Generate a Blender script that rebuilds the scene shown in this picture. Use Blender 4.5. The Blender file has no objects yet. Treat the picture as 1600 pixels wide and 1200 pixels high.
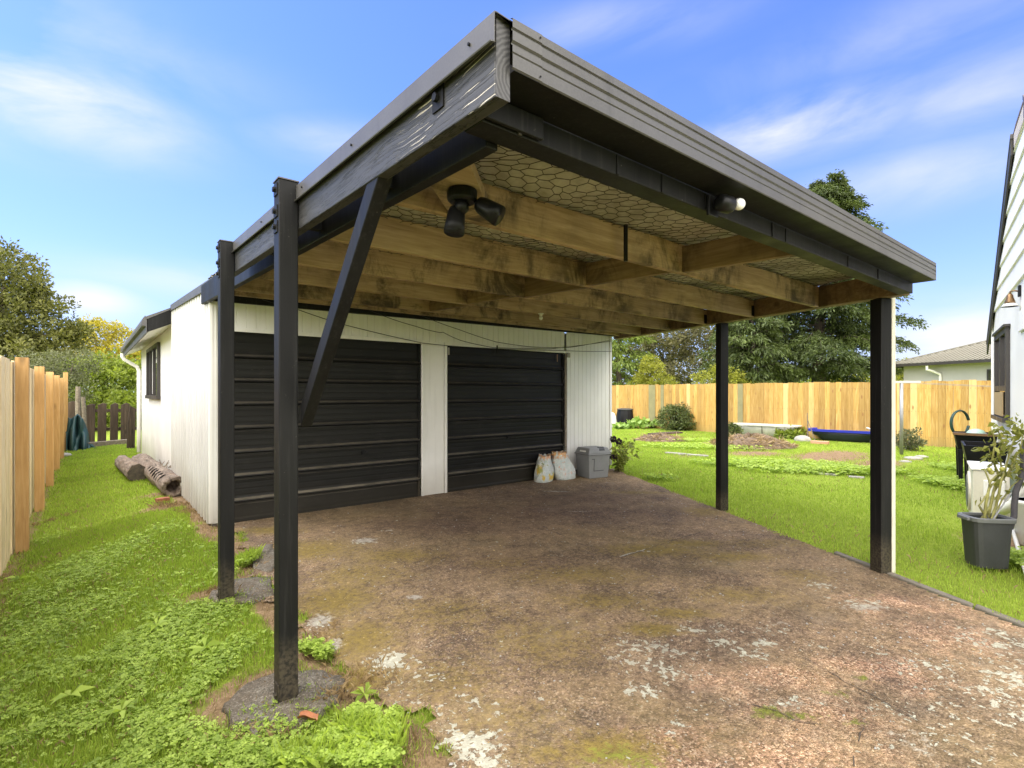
import bpy, math, random
import numpy as np
from mathutils import Vector, Matrix
from math import radians, sin, cos, pi, sqrt, atan2

random.seed(7)
R = np.random.default_rng(7)
sc = bpy.context.scene
COL = sc.collection

# ------------------------------------------------------------------ calibration
CAMH, FPX, HY = 1.58, 818.0, 613.0
YAW = radians(38.94)
CY, SY = cos(YAW), sin(YAW)

def at(px, py, d):
    lat = (px - 800) / FPX * d
    return Vector((lat * CY + d * SY, -lat * SY + d * CY, CAMH - (py - HY) / FPX * d))

def sstep(a, b, x):
    t = np.clip((x - a) / (b - a), 0, 1)
    return t * t * (3 - 2 * t)

def xr(y):                      # right edge line of carport / drive
    return 4.85 + 0.498 * (y - 1.18)

def gz(x, y):
    x = np.asarray(x, float); y = np.asarray(y, float)
    yc = np.clip(y, -4, 6.3)
    zl = 0.03 * yc
    zr = 0.085 + 0.0185 * yc
    xe = xr(np.clip(y, -4, 6.3))
    u = np.clip((x - 0.75) / (xe - 0.75), 0, 1)
    z = zl + (zr - zl) * u
    left = sstep(-0.45, 0.75, x)
    z = z * (left + (1 - left) * 0.0)
    far = sstep(7, 16, y) * (1 - sstep(1.2, 3.0, x))
    z = z * (1 - 0.6 * far)
    rt = sstep(0, 7, x - xe)
    z = z * (1 - rt) + 0.10 * rt
    return z

def ground(px, py, dz=0.0):
    z = 0.08
    for _ in range(25):
        d = (CAMH - z) * FPX / max(py - HY, 1)
        p = at(px, py, d)
        z = float(gz(p.x, p.y)) + dz
    return Vector((p.x, p.y, z))

# ------------------------------------------------------------------ mesh builder
class MB:
    def __init__(s): s.v = []; s.f = []
    def add(s, vs, fs):
        o = len(s.v); s.v += [tuple(v) for v in vs]; s.f += [tuple(i + o for i in f) for f in fs]; return s
    def box(s, a, b):
        x0, y0, z0 = a; x1, y1, z1 = b
        return s.add([(x0,y0,z0),(x1,y0,z0),(x1,y1,z0),(x0,y1,z0),(x0,y0,z1),(x1,y0,z1),(x1,y1,z1),(x0,y1,z1)],
                     [(3,2,1,0),(4,5,6,7),(0,1,5,4),(1,2,6,5),(2,3,7,6),(3,0,4,7)])
    def obox(s, c, ax, ay, az):            # oriented box: centre and three half-axis vectors
        c = Vector(c); ax = Vector(ax); ay = Vector(ay); az = Vector(az)
        vs = [c + i*ax + j*ay + k*az for k in (-1,1) for (i,j) in ((-1,-1),(1,-1),(1,1),(-1,1))]
        return s.add(vs, [(3,2,1,0),(4,5,6,7),(0,1,5,4),(1,2,6,5),(2,3,7,6),(3,0,4,7)])
    def bar(s, p0, p1, w, h, up=(0,0,1)):  # bar from p0 to p1, w sideways and h along up
        p0 = Vector(p0); p1 = Vector(p1); d = (p1 - p0); L = d.length; d.normalize()
        side = d.cross(Vector(up)).normalized(); u = side.cross(d).normalized()
        return s.obox((p0+p1)/2, d*L/2, side*w/2, u*h/2)
    def prism(s, poly, ext):               # poly: list of 3D points (planar), extruded by ext
        n = len(poly); e = Vector(ext); P = [Vector(p) for p in poly]
        return s.add(P + [p + e for p in P], [tuple(range(n-1,-1,-1)), tuple(range(n,2*n))] +
                     [(i, (i+1)%n, n+(i+1)%n, n+i) for i in range(n)])
    def sweep(s, prof, ext):               # open strip profile swept by a vector
        n = len(prof); e = Vector(ext); P = [Vector(p) for p in prof]
        return s.add(P + [p + e for p in P], [(i, i+1, n+i+1, n+i) for i in range(n-1)])
    def tube(s, pts, rad, n=8, cap=True):
        P = [Vector(p) for p in pts]
        if not hasattr(rad, '__len__'): rad = [rad]*len(P)
        o = len(s.v); prev = None
        for i, p in enumerate(P):
            d = (P[min(i+1,len(P)-1)] - P[max(i-1,0)]).normalized()
            if prev is None:
                a = Vector((0,0,1)) if abs(d.z) < .9 else Vector((1,0,0))
                sd = d.cross(a).normalized()
            else:
                sd = (prev - d*prev.dot(d)).normalized()
            prev = sd; up = d.cross(sd)
            for k in range(n):
                t = 2*pi*k/n
                s.v.append(tuple(p + (sd*cos(t) + up*sin(t))*rad[i]))
        for i in range(len(P)-1):
            for k in range(n):
                s.f.append((o+i*n+k, o+i*n+(k+1)%n, o+(i+1)*n+(k+1)%n, o+(i+1)*n+k))
        if cap:
            s.f.append(tuple(o+k for k in range(n-1,-1,-1)))
            s.f.append(tuple(o+(len(P)-1)*n+k for k in range(n)))
        return s
    def lathe(s, prof, c, n=20, axis=(0,0,1)):   # prof [(r,h)]
        A = Vector(axis).normalized(); c = Vector(c)
        return s.tube([c + A*h for r, h in prof], [max(r,1e-4) for r, h in prof], n)
    def grid(s, fn, nu, nv):
        o = len(s.v)
        for j in range(nv+1):
            for i in range(nu+1):
                s.v.append(tuple(fn(i/nu, j/nv)))
        for j in range(nv):
            for i in range(nu):
                a = o + j*(nu+1) + i
                s.f.append((a, a+1, a+nu+2, a+nu+1))
        return s
    def loft(s, rings, cap=True):
        o = len(s.v); n = len(rings[0])
        for r in rings: s.v += [tuple(p) for p in r]
        for i in range(len(rings)-1):
            for k in range(n):
                s.f.append((o+i*n+k, o+i*n+(k+1)%n, o+(i+1)*n+(k+1)%n, o+(i+1)*n+k))
        if cap:
            s.f.append(tuple(o+k for k in range(n-1,-1,-1)))
            s.f.append(tuple(o+(len(rings)-1)*n+k for k in range(n)))
        return s

def tagp(o, label=None, cat=None, group=None, kind=None):
    if label: o['label'] = label
    if cat: o['category'] = cat
    if group: o['group'] = group
    if kind: o['kind'] = kind
    return o

def thing(name, label, cat, loc=(0,0,0), group=None):
    o = bpy.data.objects.new(name, None); COL.objects.link(o)
    o.empty_display_size = 0.1
    o.location = loc
    return tagp(o, label, cat, group)

def wloc(o):
    v = Vector((0,0,0))
    while o is not None:
        v = v + Vector(o.location); o = o.parent
    return v

def finish(me, name, mat, parent, smooth, bevel, loc=None):
    o = bpy.data.objects.new(name, me); COL.objects.link(o)
    if mat: me.materials.append(mat)
    if parent is not None: o.parent = parent
    if loc is not None: o.location = loc
    if smooth:
        me.polygons.foreach_set('use_smooth', [True]*len(me.polygons))
    if bevel:
        b = o.modifiers.new('bevel', 'BEVEL'); b.width = bevel; b.segments = 2; b.limit_method = 'ANGLE'; b.angle_limit = radians(40)
    return o

def part(name, mb, mat, parent=None, smooth=False, bevel=0, loc=None):
    """mesh given in world coordinates; stored relative to its parent (or to loc)"""
    off = wloc(parent) if parent is not None else Vector((0,0,0))
    if loc is not None: off = off + Vector(loc)
    me = bpy.data.meshes.new(name)
    me.from_pydata([(v[0]-off.x, v[1]-off.y, v[2]-off.z) for v in mb.v], [], mb.f)
    import bmesh
    bm = bmesh.new(); bm.from_mesh(me); bmesh.ops.recalc_face_normals(bm, faces=bm.faces); bm.to_mesh(me); bm.free()
    me.update()
    return finish(me, name, mat, parent, smooth, bevel, loc)

def npmesh(name, V, F, mat, parent=None, smooth=False, attrs=None, off=None):
    """V (n,3) F (m,k) numpy"""
    me = bpy.data.meshes.new(name)
    V = np.asarray(V, np.float32)
    o3 = wloc(parent) if parent is not None else Vector((0,0,0))
    V = V - np.array([o3.x, o3.y, o3.z], np.float32)
    F = np.asarray(F, np.int32); m, k = F.shape
    me.vertices.add(len(V)); me.vertices.foreach_set('co', V.ravel())
    me.loops.add(m*k); me.loops.foreach_set('vertex_index', F.ravel())
    me.polygons.add(m); me.polygons.foreach_set('loop_start', np.arange(0, m*k, k, dtype=np.int32))
    me.polygons.foreach_set('loop_total', np.full(m, k, np.int32))
    me.update(calc_edges=True)
    for an, av in (attrs or {}).items():
        a = me.attributes.new(an, 'FLOAT', 'POINT'); a.data.foreach_set('value', np.asarray(av, np.float32))
    return finish(me, name, mat, parent, smooth, 0)

# ------------------------------------------------------------------ node helpers
def newmat(name):
    m = bpy.data.materials.new(name); m.use_nodes = True
    nt = m.node_tree; nt.nodes.clear()
    out = nt.nodes.new('ShaderNodeOutputMaterial')
    b = nt.nodes.new('ShaderNodeBsdfPrincipled')
    nt.links.new(b.outputs[0], out.inputs[0])
    return m, nt, b, out

def nd(nt, typ, ins=None, **props):
    n = nt.nodes.new(typ)
    for k, v in props.items(): setattr(n, k, v)
    for k, v in (ins or {}).items(): put(nt, n.inputs[k], v)
    return n

def put(nt, inp, v):
    if isinstance(v, bpy.types.NodeSocket): nt.links.new(v, inp)
    elif isinstance(v, bpy.types.Node): nt.links.new(v.outputs[0], inp)
    else:
        if hasattr(inp, 'default_value') and hasattr(inp.default_value, '__len__') and hasattr(v, '__len__'):
            n = len(inp.default_value); v = tuple(v)
            if len(v) == 3 and n == 4: v = v + (1,)
        inp.default_value = v

def mixc(nt, fac, a, b, blend='MIX'):
    n = nt.nodes.new('ShaderNodeMix'); n.data_type = 'RGBA'; n.blend_type = blend
    put(nt, n.inputs[0], fac); put(nt, n.inputs[6], a); put(nt, n.inputs[7], b)
    return n.outputs[2]

def ramp(nt, fac, stops):
    n = nt.nodes.new('ShaderNodeValToRGB'); e = n.color_ramp.elements
    while len(e) < len(stops): e.new(0.5)
    for el, (p, c) in zip(e, stops):
        el.position = p
        el.color = (c, c, c, 1) if not hasattr(c, '__len__') else (tuple(c) + (1,))[:4]
    put(nt, n.inputs[0], fac)
    return n.outputs[0]

def mth(nt, op, a, b=None, c=None, clamp=False):
    n = nt.nodes.new('ShaderNodeMath'); n.operation = op; n.use_clamp = clamp
    put(nt, n.inputs[0], a)
    if b is not None: put(nt, n.inputs[1], b)
    if c is not None: put(nt, n.inputs[2], c)
    return n.outputs[0]

def coords(nt, scale=(1,1,1), rnd=True):
    tc = nt.nodes.new('ShaderNodeTexCoord'); v = tc.outputs['Object']
    if rnd:
        oi = nt.nodes.new('ShaderNodeObjectInfo')
        k = nd(nt, 'ShaderNodeVectorMath', {0: (13.1, 7.7, 3.3)}, operation='SCALE')
        put(nt, k.inputs['Scale'], oi.outputs['Random'])
        a = nd(nt, 'ShaderNodeVectorMath', {0: v, 1: k.outputs[0]}, operation='ADD'); v = a.outputs[0]
    m = nd(nt, 'ShaderNodeMapping', {'Vector': v, 'Scale': scale})
    return m.outputs[0]

def noise(nt, vec, scale, detail=4, rough=.55, dist=0):
    n = nd(nt, 'ShaderNodeTexNoise', {'Vector': vec, 'Scale': scale, 'Detail': detail, 'Roughness': rough, 'Distortion': dist})
    return n.outputs['Fac']

def bump(nt, b, h, strength=.3, dist=.01):
    n = nd(nt, 'ShaderNodeBump', {'Height': h, 'Strength': strength, 'Distance': dist})
    nt.links.new(n.outputs[0], b.inputs['Normal'])

def m_simple(name, col, rough=.6, var=.25, scale=6, spec=.5, metal=0, bumpk=.05, col2=None, stretch=(1,1,1)):
    m, nt, b, o = newmat(name)
    v = coords(nt, stretch); n1 = noise(nt, v, scale, 6, .6); n2 = noise(nt, v, scale*9, 3, .6)
    f = mth(nt, 'ADD', mth(nt, 'MULTIPLY', n1, .7), mth(nt, 'MULTIPLY', n2, .3))
    c2 = col2 or tuple(x*(1+var) for x in col); c1 = tuple(x*(1-var) for x in col)
    put(nt, b.inputs['Base Color'], ramp(nt, f, [(.3, c1), (.7, c2)]))
    b.inputs['Metallic'].default_value = metal
    put(nt, b.inputs['Roughness'], ramp(nt, n1, [(.3, max(rough-.1,.05)), (.7, min(rough+.12,1))]))
    b.inputs['Specular IOR Level'].default_value = spec
    if bumpk: bump(nt, b, f, bumpk, .01)
    return m

def m_wood(name, axis, dark, mid, light, stain=.5, staincol=(.02,.016,.012), ring=14, rough=.7, knots=True, bumpk=.25, pitch=None, drip=True):
    """axis: grain direction 0/1/2"""
    m, nt, b, o = newmat(name)
    st = [1,1,1]
    for i in range(3): st[i] = .45 if i == axis else 7.0
    v = coords(nt, tuple(st)); vv = coords(nt)
    g = noise(nt, v, ring*.35, 5, .6, .6)
    w = nd(nt, 'ShaderNodeTexNoise', {'Vector': v, 'Scale': ring*1.6, 'Detail': 3}).outputs['Fac']
    f = mth(nt, 'ADD', mth(nt, 'MULTIPLY', g, .7), mth(nt, 'MULTIPLY', w, .3))
    c = ramp(nt, f, [(.3, dark), (.5, mid), (.7, light)])
    if knots:
        ks = [1,1,1]
        for i in range(3): ks[i] = 1.6 if i == axis else 5
        kv = coords(nt, tuple(ks))
        k = nd(nt, 'ShaderNodeTexVoronoi', {'Vector': kv, 'Scale': 1.0}).outputs['Distance']
        kf = ramp(nt, k, [(.08, 1), (.17, 0)])
        c = mixc(nt, mth(nt, 'MULTIPLY', kf, .6), c, tuple(x*.35 for x in dark))
    if stain:
        ss = [1,1,1]
        ss[axis] = 1.6
        for i in range(3):
            if i != axis: ss[i] = 1.1
        sv = coords(nt, (1.8,1.8,1.0) if not drip else (3.0,3.0,2.0))
        s1 = noise(nt, sv, 1.0, 7, .72, .5); s2 = noise(nt, vv, 1.1, 3)
        sf = mth(nt, 'MULTIPLY', ramp(nt, s1, [(.455, 0), (.60, 1)]), ramp(nt, s2, [(.41, .05), (.56, 1)]))
        c = mixc(nt, mth(nt, 'MULTIPLY', sf, stain), c, staincol)
    oi = nt.nodes.new('ShaderNodeObjectInfo')
    c = mixc(nt, 1.0, c, ramp(nt, oi.outputs['Random'], [(0, .82), (1, 1.12)]), 'MULTIPLY')
    put(nt, b.inputs['Base Color'], c)
    b.inputs['Roughness'].default_value = rough
    b.inputs['Specular IOR Level'].default_value = .3
    bump(nt, b, f, bumpk, .004)
    return m

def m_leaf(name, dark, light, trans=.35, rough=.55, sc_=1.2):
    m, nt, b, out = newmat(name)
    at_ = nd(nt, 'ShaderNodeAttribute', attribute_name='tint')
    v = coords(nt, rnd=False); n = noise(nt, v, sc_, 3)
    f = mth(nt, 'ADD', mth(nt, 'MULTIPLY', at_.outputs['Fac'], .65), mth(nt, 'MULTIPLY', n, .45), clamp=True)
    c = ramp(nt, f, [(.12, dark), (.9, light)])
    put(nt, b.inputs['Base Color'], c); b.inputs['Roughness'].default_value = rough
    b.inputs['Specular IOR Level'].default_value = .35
    t = nd(nt, 'ShaderNodeBsdfTranslucent', {'Color': mixc(nt, 1, c, (1.15,1.2,.6), 'MULTIPLY')})
    mx = nd(nt, 'ShaderNodeMixShader', {0: trans, 1: b.outputs[0], 2: t.outputs[0]})
    nt.links.new(mx.outputs[0], out.inputs[0])
    return m

# ------------------------------------------------------------------ materials
M = {}
def mk_black():
    m, nt, b, o = newmat('black_paint')
    v = coords(nt, (1,1,.25)); n = noise(nt, v, 5, 6, .6)
    vv = coords(nt); sp = noise(nt, vv, 60, 2); scuff = ramp(nt, sp, [(.72, 0), (.78, 1)])
    c = ramp(nt, n, [(.3, (.0055,.0055,.0056)), (.75, (.0125,.0125,.0128))])
    c = mixc(nt, mth(nt, 'MULTIPLY', scuff, .35), c, (.16,.15,.13))
    stv = noise(nt, coords(nt, (22,22,.7)), 2.5, 6, .7)
    c = mixc(nt, ramp(nt, stv, [(.52, 0), (.72, .5)]), c, (.035,.034,.033))
    tcz = nt.nodes.new('ShaderNodeTexCoord'); sz_ = nd(nt, 'ShaderNodeSeparateXYZ', {0: tcz.outputs['Object']})
    spl = mth(nt, 'MULTIPLY', ramp(nt, mth(nt, 'ADD', sz_.outputs['Z'], mth(nt, 'MULTIPLY', n, -.35)), [(.0, .8), (.16, 0)]), ramp(nt, sp, [(.35, .2), (.6, 1)]))
    c = mixc(nt, spl, c, (.075,.062,.042))
    put(nt, b.inputs['Base Color'], c)
    put(nt, b.inputs['Roughness'], ramp(nt, n, [(.3, .42), (.7, .62)]))
    b.inputs['Specular IOR Level'].default_value = .16
    bump(nt, b, mth(nt, 'ADD', n, mth(nt, 'MULTIPLY', stv, .7)), .14, .006)
    return m
M['black'] = mk_black()

def mk_weathered():                    # weathered painted timber with cracks and bare chips near the front end
    m, nt, b, o = newmat('weathered_black_timber')
    tc = nt.nodes.new('ShaderNodeTexCoord')
    base = nd(nt, 'ShaderNodeMapping', {'Vector': tc.outputs['Object'], 'Scale': (5, .28, 15)}).outputs[0]
    warp = nd(nt, 'ShaderNodeTexNoise', {'Vector': tc.outputs['Object'], 'Scale': 2.2, 'Detail': 3})
    wv = nd(nt, 'ShaderNodeVectorMath', {0: warp.outputs['Color'], 1: (.4, .25, .95)}, operation='MULTIPLY').outputs[0]
    v = nd(nt, 'ShaderNodeVectorMath', {0: base, 1: wv}, operation='ADD').outputs[0]
    g = noise(nt, v, 3.0, 6, .6, .8)
    cr = nd(nt, 'ShaderNodeTexNoise', {'Vector': v, 'Scale': 5.0, 'Detail': 4, 'Roughness': .6}).outputs['Fac']
    crack = ramp(nt, mth(nt, 'ABSOLUTE', mth(nt, 'SUBTRACT', cr, .5)), [(.008, 1), (.030, 0)])
    c = ramp(nt, g, [(.3, (.022,.0215,.022)), (.7, (.050,.049,.050))])
    c = mixc(nt, mth(nt, 'MULTIPLY', crack, .95), c, (.005,.005,.005))
    # bare pale timber where the paint has flaked off
    ch = nd(nt, 'ShaderNodeTexNoise', {'Vector': v, 'Scale': 11.0, 'Detail': 4}).outputs['Fac']
    sep = nd(nt, 'ShaderNodeSeparateXYZ', {0: tc.outputs['Object']})
    near = ramp(nt, mth(nt, 'ABSOLUTE', mth(nt, 'ADD', sep.outputs['Y'], 1.45)), [(.10, 1), (.38, 0)])
    gx_ = nd(nt, 'ShaderNodeSeparateXYZ', {0: nt.nodes.new('ShaderNodeNewGeometry').outputs['Normal']}).outputs['X']
    near = mth(nt, 'MULTIPLY', near, ramp(nt, mth(nt, 'MULTIPLY', gx_, -1), [(.6, 0), (.8, 1)]))
    chip = mth(nt, 'MULTIPLY', ramp(nt, ch, [(.62, 0), (.635, 1)]), near)
    c = mixc(nt, chip, c, (.55,.50,.42))
    put(nt, b.inputs['Base Color'], c); b.inputs['Roughness'].default_value = .55
    h = mth(nt, 'SUBTRACT', g, mth(nt, 'MULTIPLY', crack, .9))
    bump(nt, b, h, .45, .004)
    return m
M['weathered'] = mk_weathered()

def mk_endgrain():
    m, nt, b, o = newmat('timber_end_grain')
    v = nd(nt, 'ShaderNodeMapping', {'Vector': nt.nodes.new('ShaderNodeTexCoord').outputs['Object'], 'Location': (-.135, 0, -2.31)}).outputs[0]
    w = nd(nt, 'ShaderNodeTexWave', {'Vector': v, 'Scale': 26, 'Distortion': 3.5, 'Detail': 3, 'Detail Scale': 2}, wave_type='RINGS', rings_direction='Y').outputs['Fac']
    c = ramp(nt, w, [(0, (.030,.029,.031)), (1, (.075,.072,.076))])
    put(nt, b.inputs['Base Color'], c); b.inputs['Roughness'].default_value = .6
    bump(nt, b, w, .15, .002)
    return m
M['endgrain'] = mk_endgrain()

def mk_metal():
    m, nt, b, o = newmat('grey_brown_roof_metal')
    v = coords(nt); n = noise(nt, v, 3, 6, .65); fine = noise(nt, v, 160, 2)
    vs = coords(nt, (6,6,.5)); s_ = noise(nt, vs, 2, 4, .7)
    c = ramp(nt, mth(nt, 'ADD', mth(nt, 'MULTIPLY', n, .6), mth(nt, 'MULTIPLY', fine, .4)), [(.3, (.054,.051,.051)), (.7, (.090,.086,.086))])
    c = mixc(nt, ramp(nt, s_, [(.6, 0), (.75, .45)]), c, (.034,.032,.031))
    put(nt, b.inputs['Base Color'], c); b.inputs['Roughness'].default_value = .45
    b.inputs['Specular IOR Level'].default_value = .4
    return m
M['metal'] = mk_metal()
M['rafter'] = m_wood('rafter_timber', 0, (.22,.145,.078), (.345,.242,.142), (.47,.35,.225), stain=.82, ring=10)
M['sidebeam'] = m_wood('side_beam_timber', 1, (.125,.082,.042), (.20,.135,.07), (.29,.205,.115), stain=.8, ring=10)
M['fencewood_l'] = m_wood('pale_fence_timber', 2, (.46,.35,.19), (.60,.49,.30), (.70,.60,.42), stain=.12, staincol=(.25,.15,.06), ring=9, knots=True, bumpk=.15, drip=False)
M['fencepost'] = m_wood('fence_post_timber', 2, (.34,.19,.065), (.46,.27,.10), (.56,.36,.16), stain=.25, staincol=(.2,.1,.04), ring=9, bumpk=.15, drip=False)
M['oldpaling'] = m_wood('old_dark_paling', 2, (.028,.018,.012), (.06,.04,.026), (.12,.085,.06), stain=.4, ring=8)
M['greywood'] = m_wood('weathered_grey_timber', 1, (.10,.08,.06), (.20,.165,.125), (.32,.27,.21), stain=.5, ring=9)
M['wire'] = m_simple('rusty_wire', (.028,.022,.016), .7, .3, 20, bumpk=0)
M['cable'] = m_simple('black_cable', (.014,.014,.014), .5, .2, 20, bumpk=0)
M['blackplastic'] = m_simple('black_plastic', (.006,.006,.0065), .42, .3, 12, spec=.2, bumpk=.02)
M['greyplastic'] = m_simple('grey_plastic', (.21,.215,.22), .5, .12, 5, bumpk=.04)
M['darkgreyplastic'] = m_simple('dark_grey_plastic', (.045,.047,.05), .5, .25, 4, bumpk=.05)
M['rimgrey'] = m_simple('mid_grey_rim', (.16,.165,.17), .5, .15, 6)
M['whiteplastic'] = m_simple('white_plastic', (.68,.67,.63), .4, .08, 5, bumpk=.02)
M['cream'] = m_simple('cream_plastic', (.58,.55,.46), .45, .1, 5, bumpk=.02)
M['concrete'] = m_simple('mossy_concrete', (.10,.092,.078), .9, .55, 4, col2=(.22,.20,.165), bumpk=.5)
def mk_pad():
    m, nt, b, o = newmat('rough_footing_concrete')
    v = coords(nt, (1,1,1), False); n1 = noise(nt, v, 7, 5, .7); n2 = noise(nt, v, 45, 5, .75); n3 = noise(nt, v, 120, 2, .6)
    c = ramp(nt, mth(nt, 'ADD', mth(nt, 'MULTIPLY', n2, .6), mth(nt, 'MULTIPLY', n3, .4)), [(.32, (.045,.038,.028)), (.5, (.145,.127,.10)), (.66, (.33,.30,.245))])
    c = mixc(nt, ramp(nt, n1, [(.42, 0), (.62, .6)]), c, (.11,.08,.05))
    c = mixc(nt, ramp(nt, n3, [(.64, 0), (.70, .7)]), c, (.40,.37,.31))
    put(nt, b.inputs['Base Color'], c); b.inputs['Roughness'].default_value = .92; bump(nt, b, n2, .9, .02)
    return m
M['pad'] = mk_pad()
M['concrete_pale'] = m_simple('pale_concrete', (.30,.285,.25), .9, .3, 9, bumpk=.4)
M['steel'] = m_simple('galvanised_steel', (.28,.28,.28), .45, .2, 12, metal=.5, bumpk=.03)
M['brick'] = m_simple('orange_brick', (.27,.10,.055), .85, .25, 20, bumpk=.3)
M['dirt'] = m_simple('bare_soil', (.09,.06,.04), .95, .5, 12, col2=(.20,.14,.09), bumpk=.8)
M['straw'] = m_simple('dry_straw', (.34,.23,.12), .9, .3, 30)
M['tarp'] = m_simple('dark_green_tarp', (.012,.045,.045), .55, .3, 5, bumpk=.3)
M['blue'] = m_simple('bright_blue_plastic', (.02,.03,.38), .35, .1, 4)
M['navy'] = m_simple('dark_navy_plastic', (.012,.018,.03), .4, .3, 5)
M['enamel'] = m_simple('old_white_enamel', (.62,.60,.56), .4, .15, 6, bumpk=.1)
M['stone'] = m_simple('grey_stone', (.30,.29,.27), .9, .3, 8, bumpk=.5)

def mk_cream_wall(name, hi, lo, gz0):
    m, nt, b, o = newmat(name)
    v = coords(nt, (5,5,.5), False); vv = coords(nt, (1,1,1), False)
    st = noise(nt, v, 2.0, 6, .65); bl = noise(nt, vv, 1.3, 5, .6); fn = noise(nt, vv, 30, 3)
    c = ramp(nt, bl, [(.3, lo), (.7, hi)])
    c = mixc(nt, ramp(nt, st, [(.52, 0), (.8, .35)]), c, tuple(x*.55 for x in lo))
    tc = nt.nodes.new('ShaderNodeTexCoord'); sep = nd(nt, 'ShaderNodeSeparateXYZ', {0: tc.outputs['Object']})
    low = ramp(nt, mth(nt, 'ADD', sep.outputs['Z'], mth(nt, 'MULTIPLY', mth(nt, 'SUBTRACT', bl, .5), .5)), [(.02, .5), (.5, 0)])
    c = mixc(nt, low, c, (.30,.26,.19))
    put(nt, b.inputs['Base Color'], c); b.inputs['Roughness'].default_value = .55
    bump(nt, b, fn, .06, .004)
    return m
M['whitewall'] = mk_cream_wall('white_painted_boards', (.79,.78,.755), (.70,.69,.66), 0)
M['ribwall'] = mk_cream_wall('white_ribbed_metal', (.60,.593,.58), (.53,.52,.505), 0)
M['housewhite'] = m_simple('white_house_paint', (.80,.775,.735), .5, .03, 2, bumpk=.02)
M['soffit'] = m_simple('soffit_white', (.66,.64,.58), .6, .05, 3)
M['neigh'] = m_simple('neighbour_render', (.42,.41,.385), .8, .06, 3)
M['neighroof'] = m_simple('olive_grey_roof', (.17,.16,.125), .6, .1, 2)
M['pinkbox'] = m_simple('pale_pink_board', (.58,.50,.46), .6, .06, 4)
M['bronze'] = m_simple('aged_copper', (.22,.13,.06), .4, .3, 12, metal=.6)
M['darkframe'] = m_simple('dark_brown_frame', (.035,.03,.026), .45, .2, 5)

def mk_glass():
    m, nt, b, o = newmat('window_glass')
    b.inputs['Base Color'].default_value = (.03,.032,.034,1); b.inputs['Roughness'].default_value = .04
    b.inputs['Specular IOR Level'].default_value = 1.0; b.inputs['Metallic'].default_value = .0
    b.inputs['Coat Weight'].default_value = .6; b.inputs['Coat Roughness'].default_value = .02
    return m
M['glass'] = mk_glass()

def mk_door():
    m, nt, b, o = newmat('black_roller_panel')
    v = coords(nt, (.25,1,6), False); n = noise(nt, v, 5, 5, .6); vv = coords(nt, (1,1,1), False)
    bl = noise(nt, vv, 2.2, 5, .65)
    c = ramp(nt, mth(nt, 'ADD', mth(nt, 'MULTIPLY', n, .5), mth(nt, 'MULTIPLY', bl, .5)), [(.33, (.004,.004,.0038)), (.7, (.013,.0127,.0117))])
    sc1 = noise(nt, coords(nt, (3,1,14), False), 9, 2)
    c = mixc(nt, ramp(nt, sc1, [(.70, 0), (.80, .45)]), c, (.13,.12,.10))
    smg = noise(nt, coords(nt, (1.2,1,2.2), False), 1.6, 6, .7)
    c = mixc(nt, ramp(nt, smg, [(.56, 0), (.75, .35)]), c, (.05,.046,.04))
    tc = nt.nodes.new('ShaderNodeTexCoord'); sep = nd(nt, 'ShaderNodeSeparateXYZ', {0: tc.outputs['Object']})
    low = ramp(nt, mth(nt, 'ADD', sep.outputs['Z'], mth(nt, 'MULTIPLY', bl, -.25)), [(.0, .3), (.22, 0)])
    c = mixc(nt, low, c, (.045,.038,.026))
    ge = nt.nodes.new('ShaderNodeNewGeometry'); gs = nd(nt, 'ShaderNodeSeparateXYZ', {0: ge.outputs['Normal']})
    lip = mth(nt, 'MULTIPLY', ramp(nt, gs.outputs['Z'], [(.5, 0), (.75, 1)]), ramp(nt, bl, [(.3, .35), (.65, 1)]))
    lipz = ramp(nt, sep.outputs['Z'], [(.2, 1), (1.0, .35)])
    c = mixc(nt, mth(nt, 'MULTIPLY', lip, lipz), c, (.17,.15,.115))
    put(nt, b.inputs['Base Color'], c)
    put(nt, b.inputs['Roughness'], ramp(nt, bl, [(.3, .34), (.7, .55)]))
    b.inputs['Specular IOR Level'].default_value = .2
    bump(nt, b, n, .06, .004)
    return m
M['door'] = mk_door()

def mk_paper():
    m, nt, b, o = newmat('aged_building_paper')
    v = coords(nt, (1,1,1), False); n = noise(nt, v, 3, 6, .65); f = noise(nt, v, 22, 4)
    c = ramp(nt, mth(nt, 'ADD', mth(nt, 'MULTIPLY', n, .65), mth(nt, 'MULTIPLY', f, .35)), [(.32, (.24,.225,.18)), (.66, (.50,.475,.40))])
    sp = noise(nt, v, 9, 3); c = mixc(nt, ramp(nt, sp, [(.68, 0), (.74, .7)]), c, (.04,.035,.025))
    put(nt, b.inputs['Base Color'], c); b.inputs['Roughness'].default_value = .85
    bump(nt, b, f, .4, .01)
    return m
M['paper'] = mk_paper()

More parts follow.
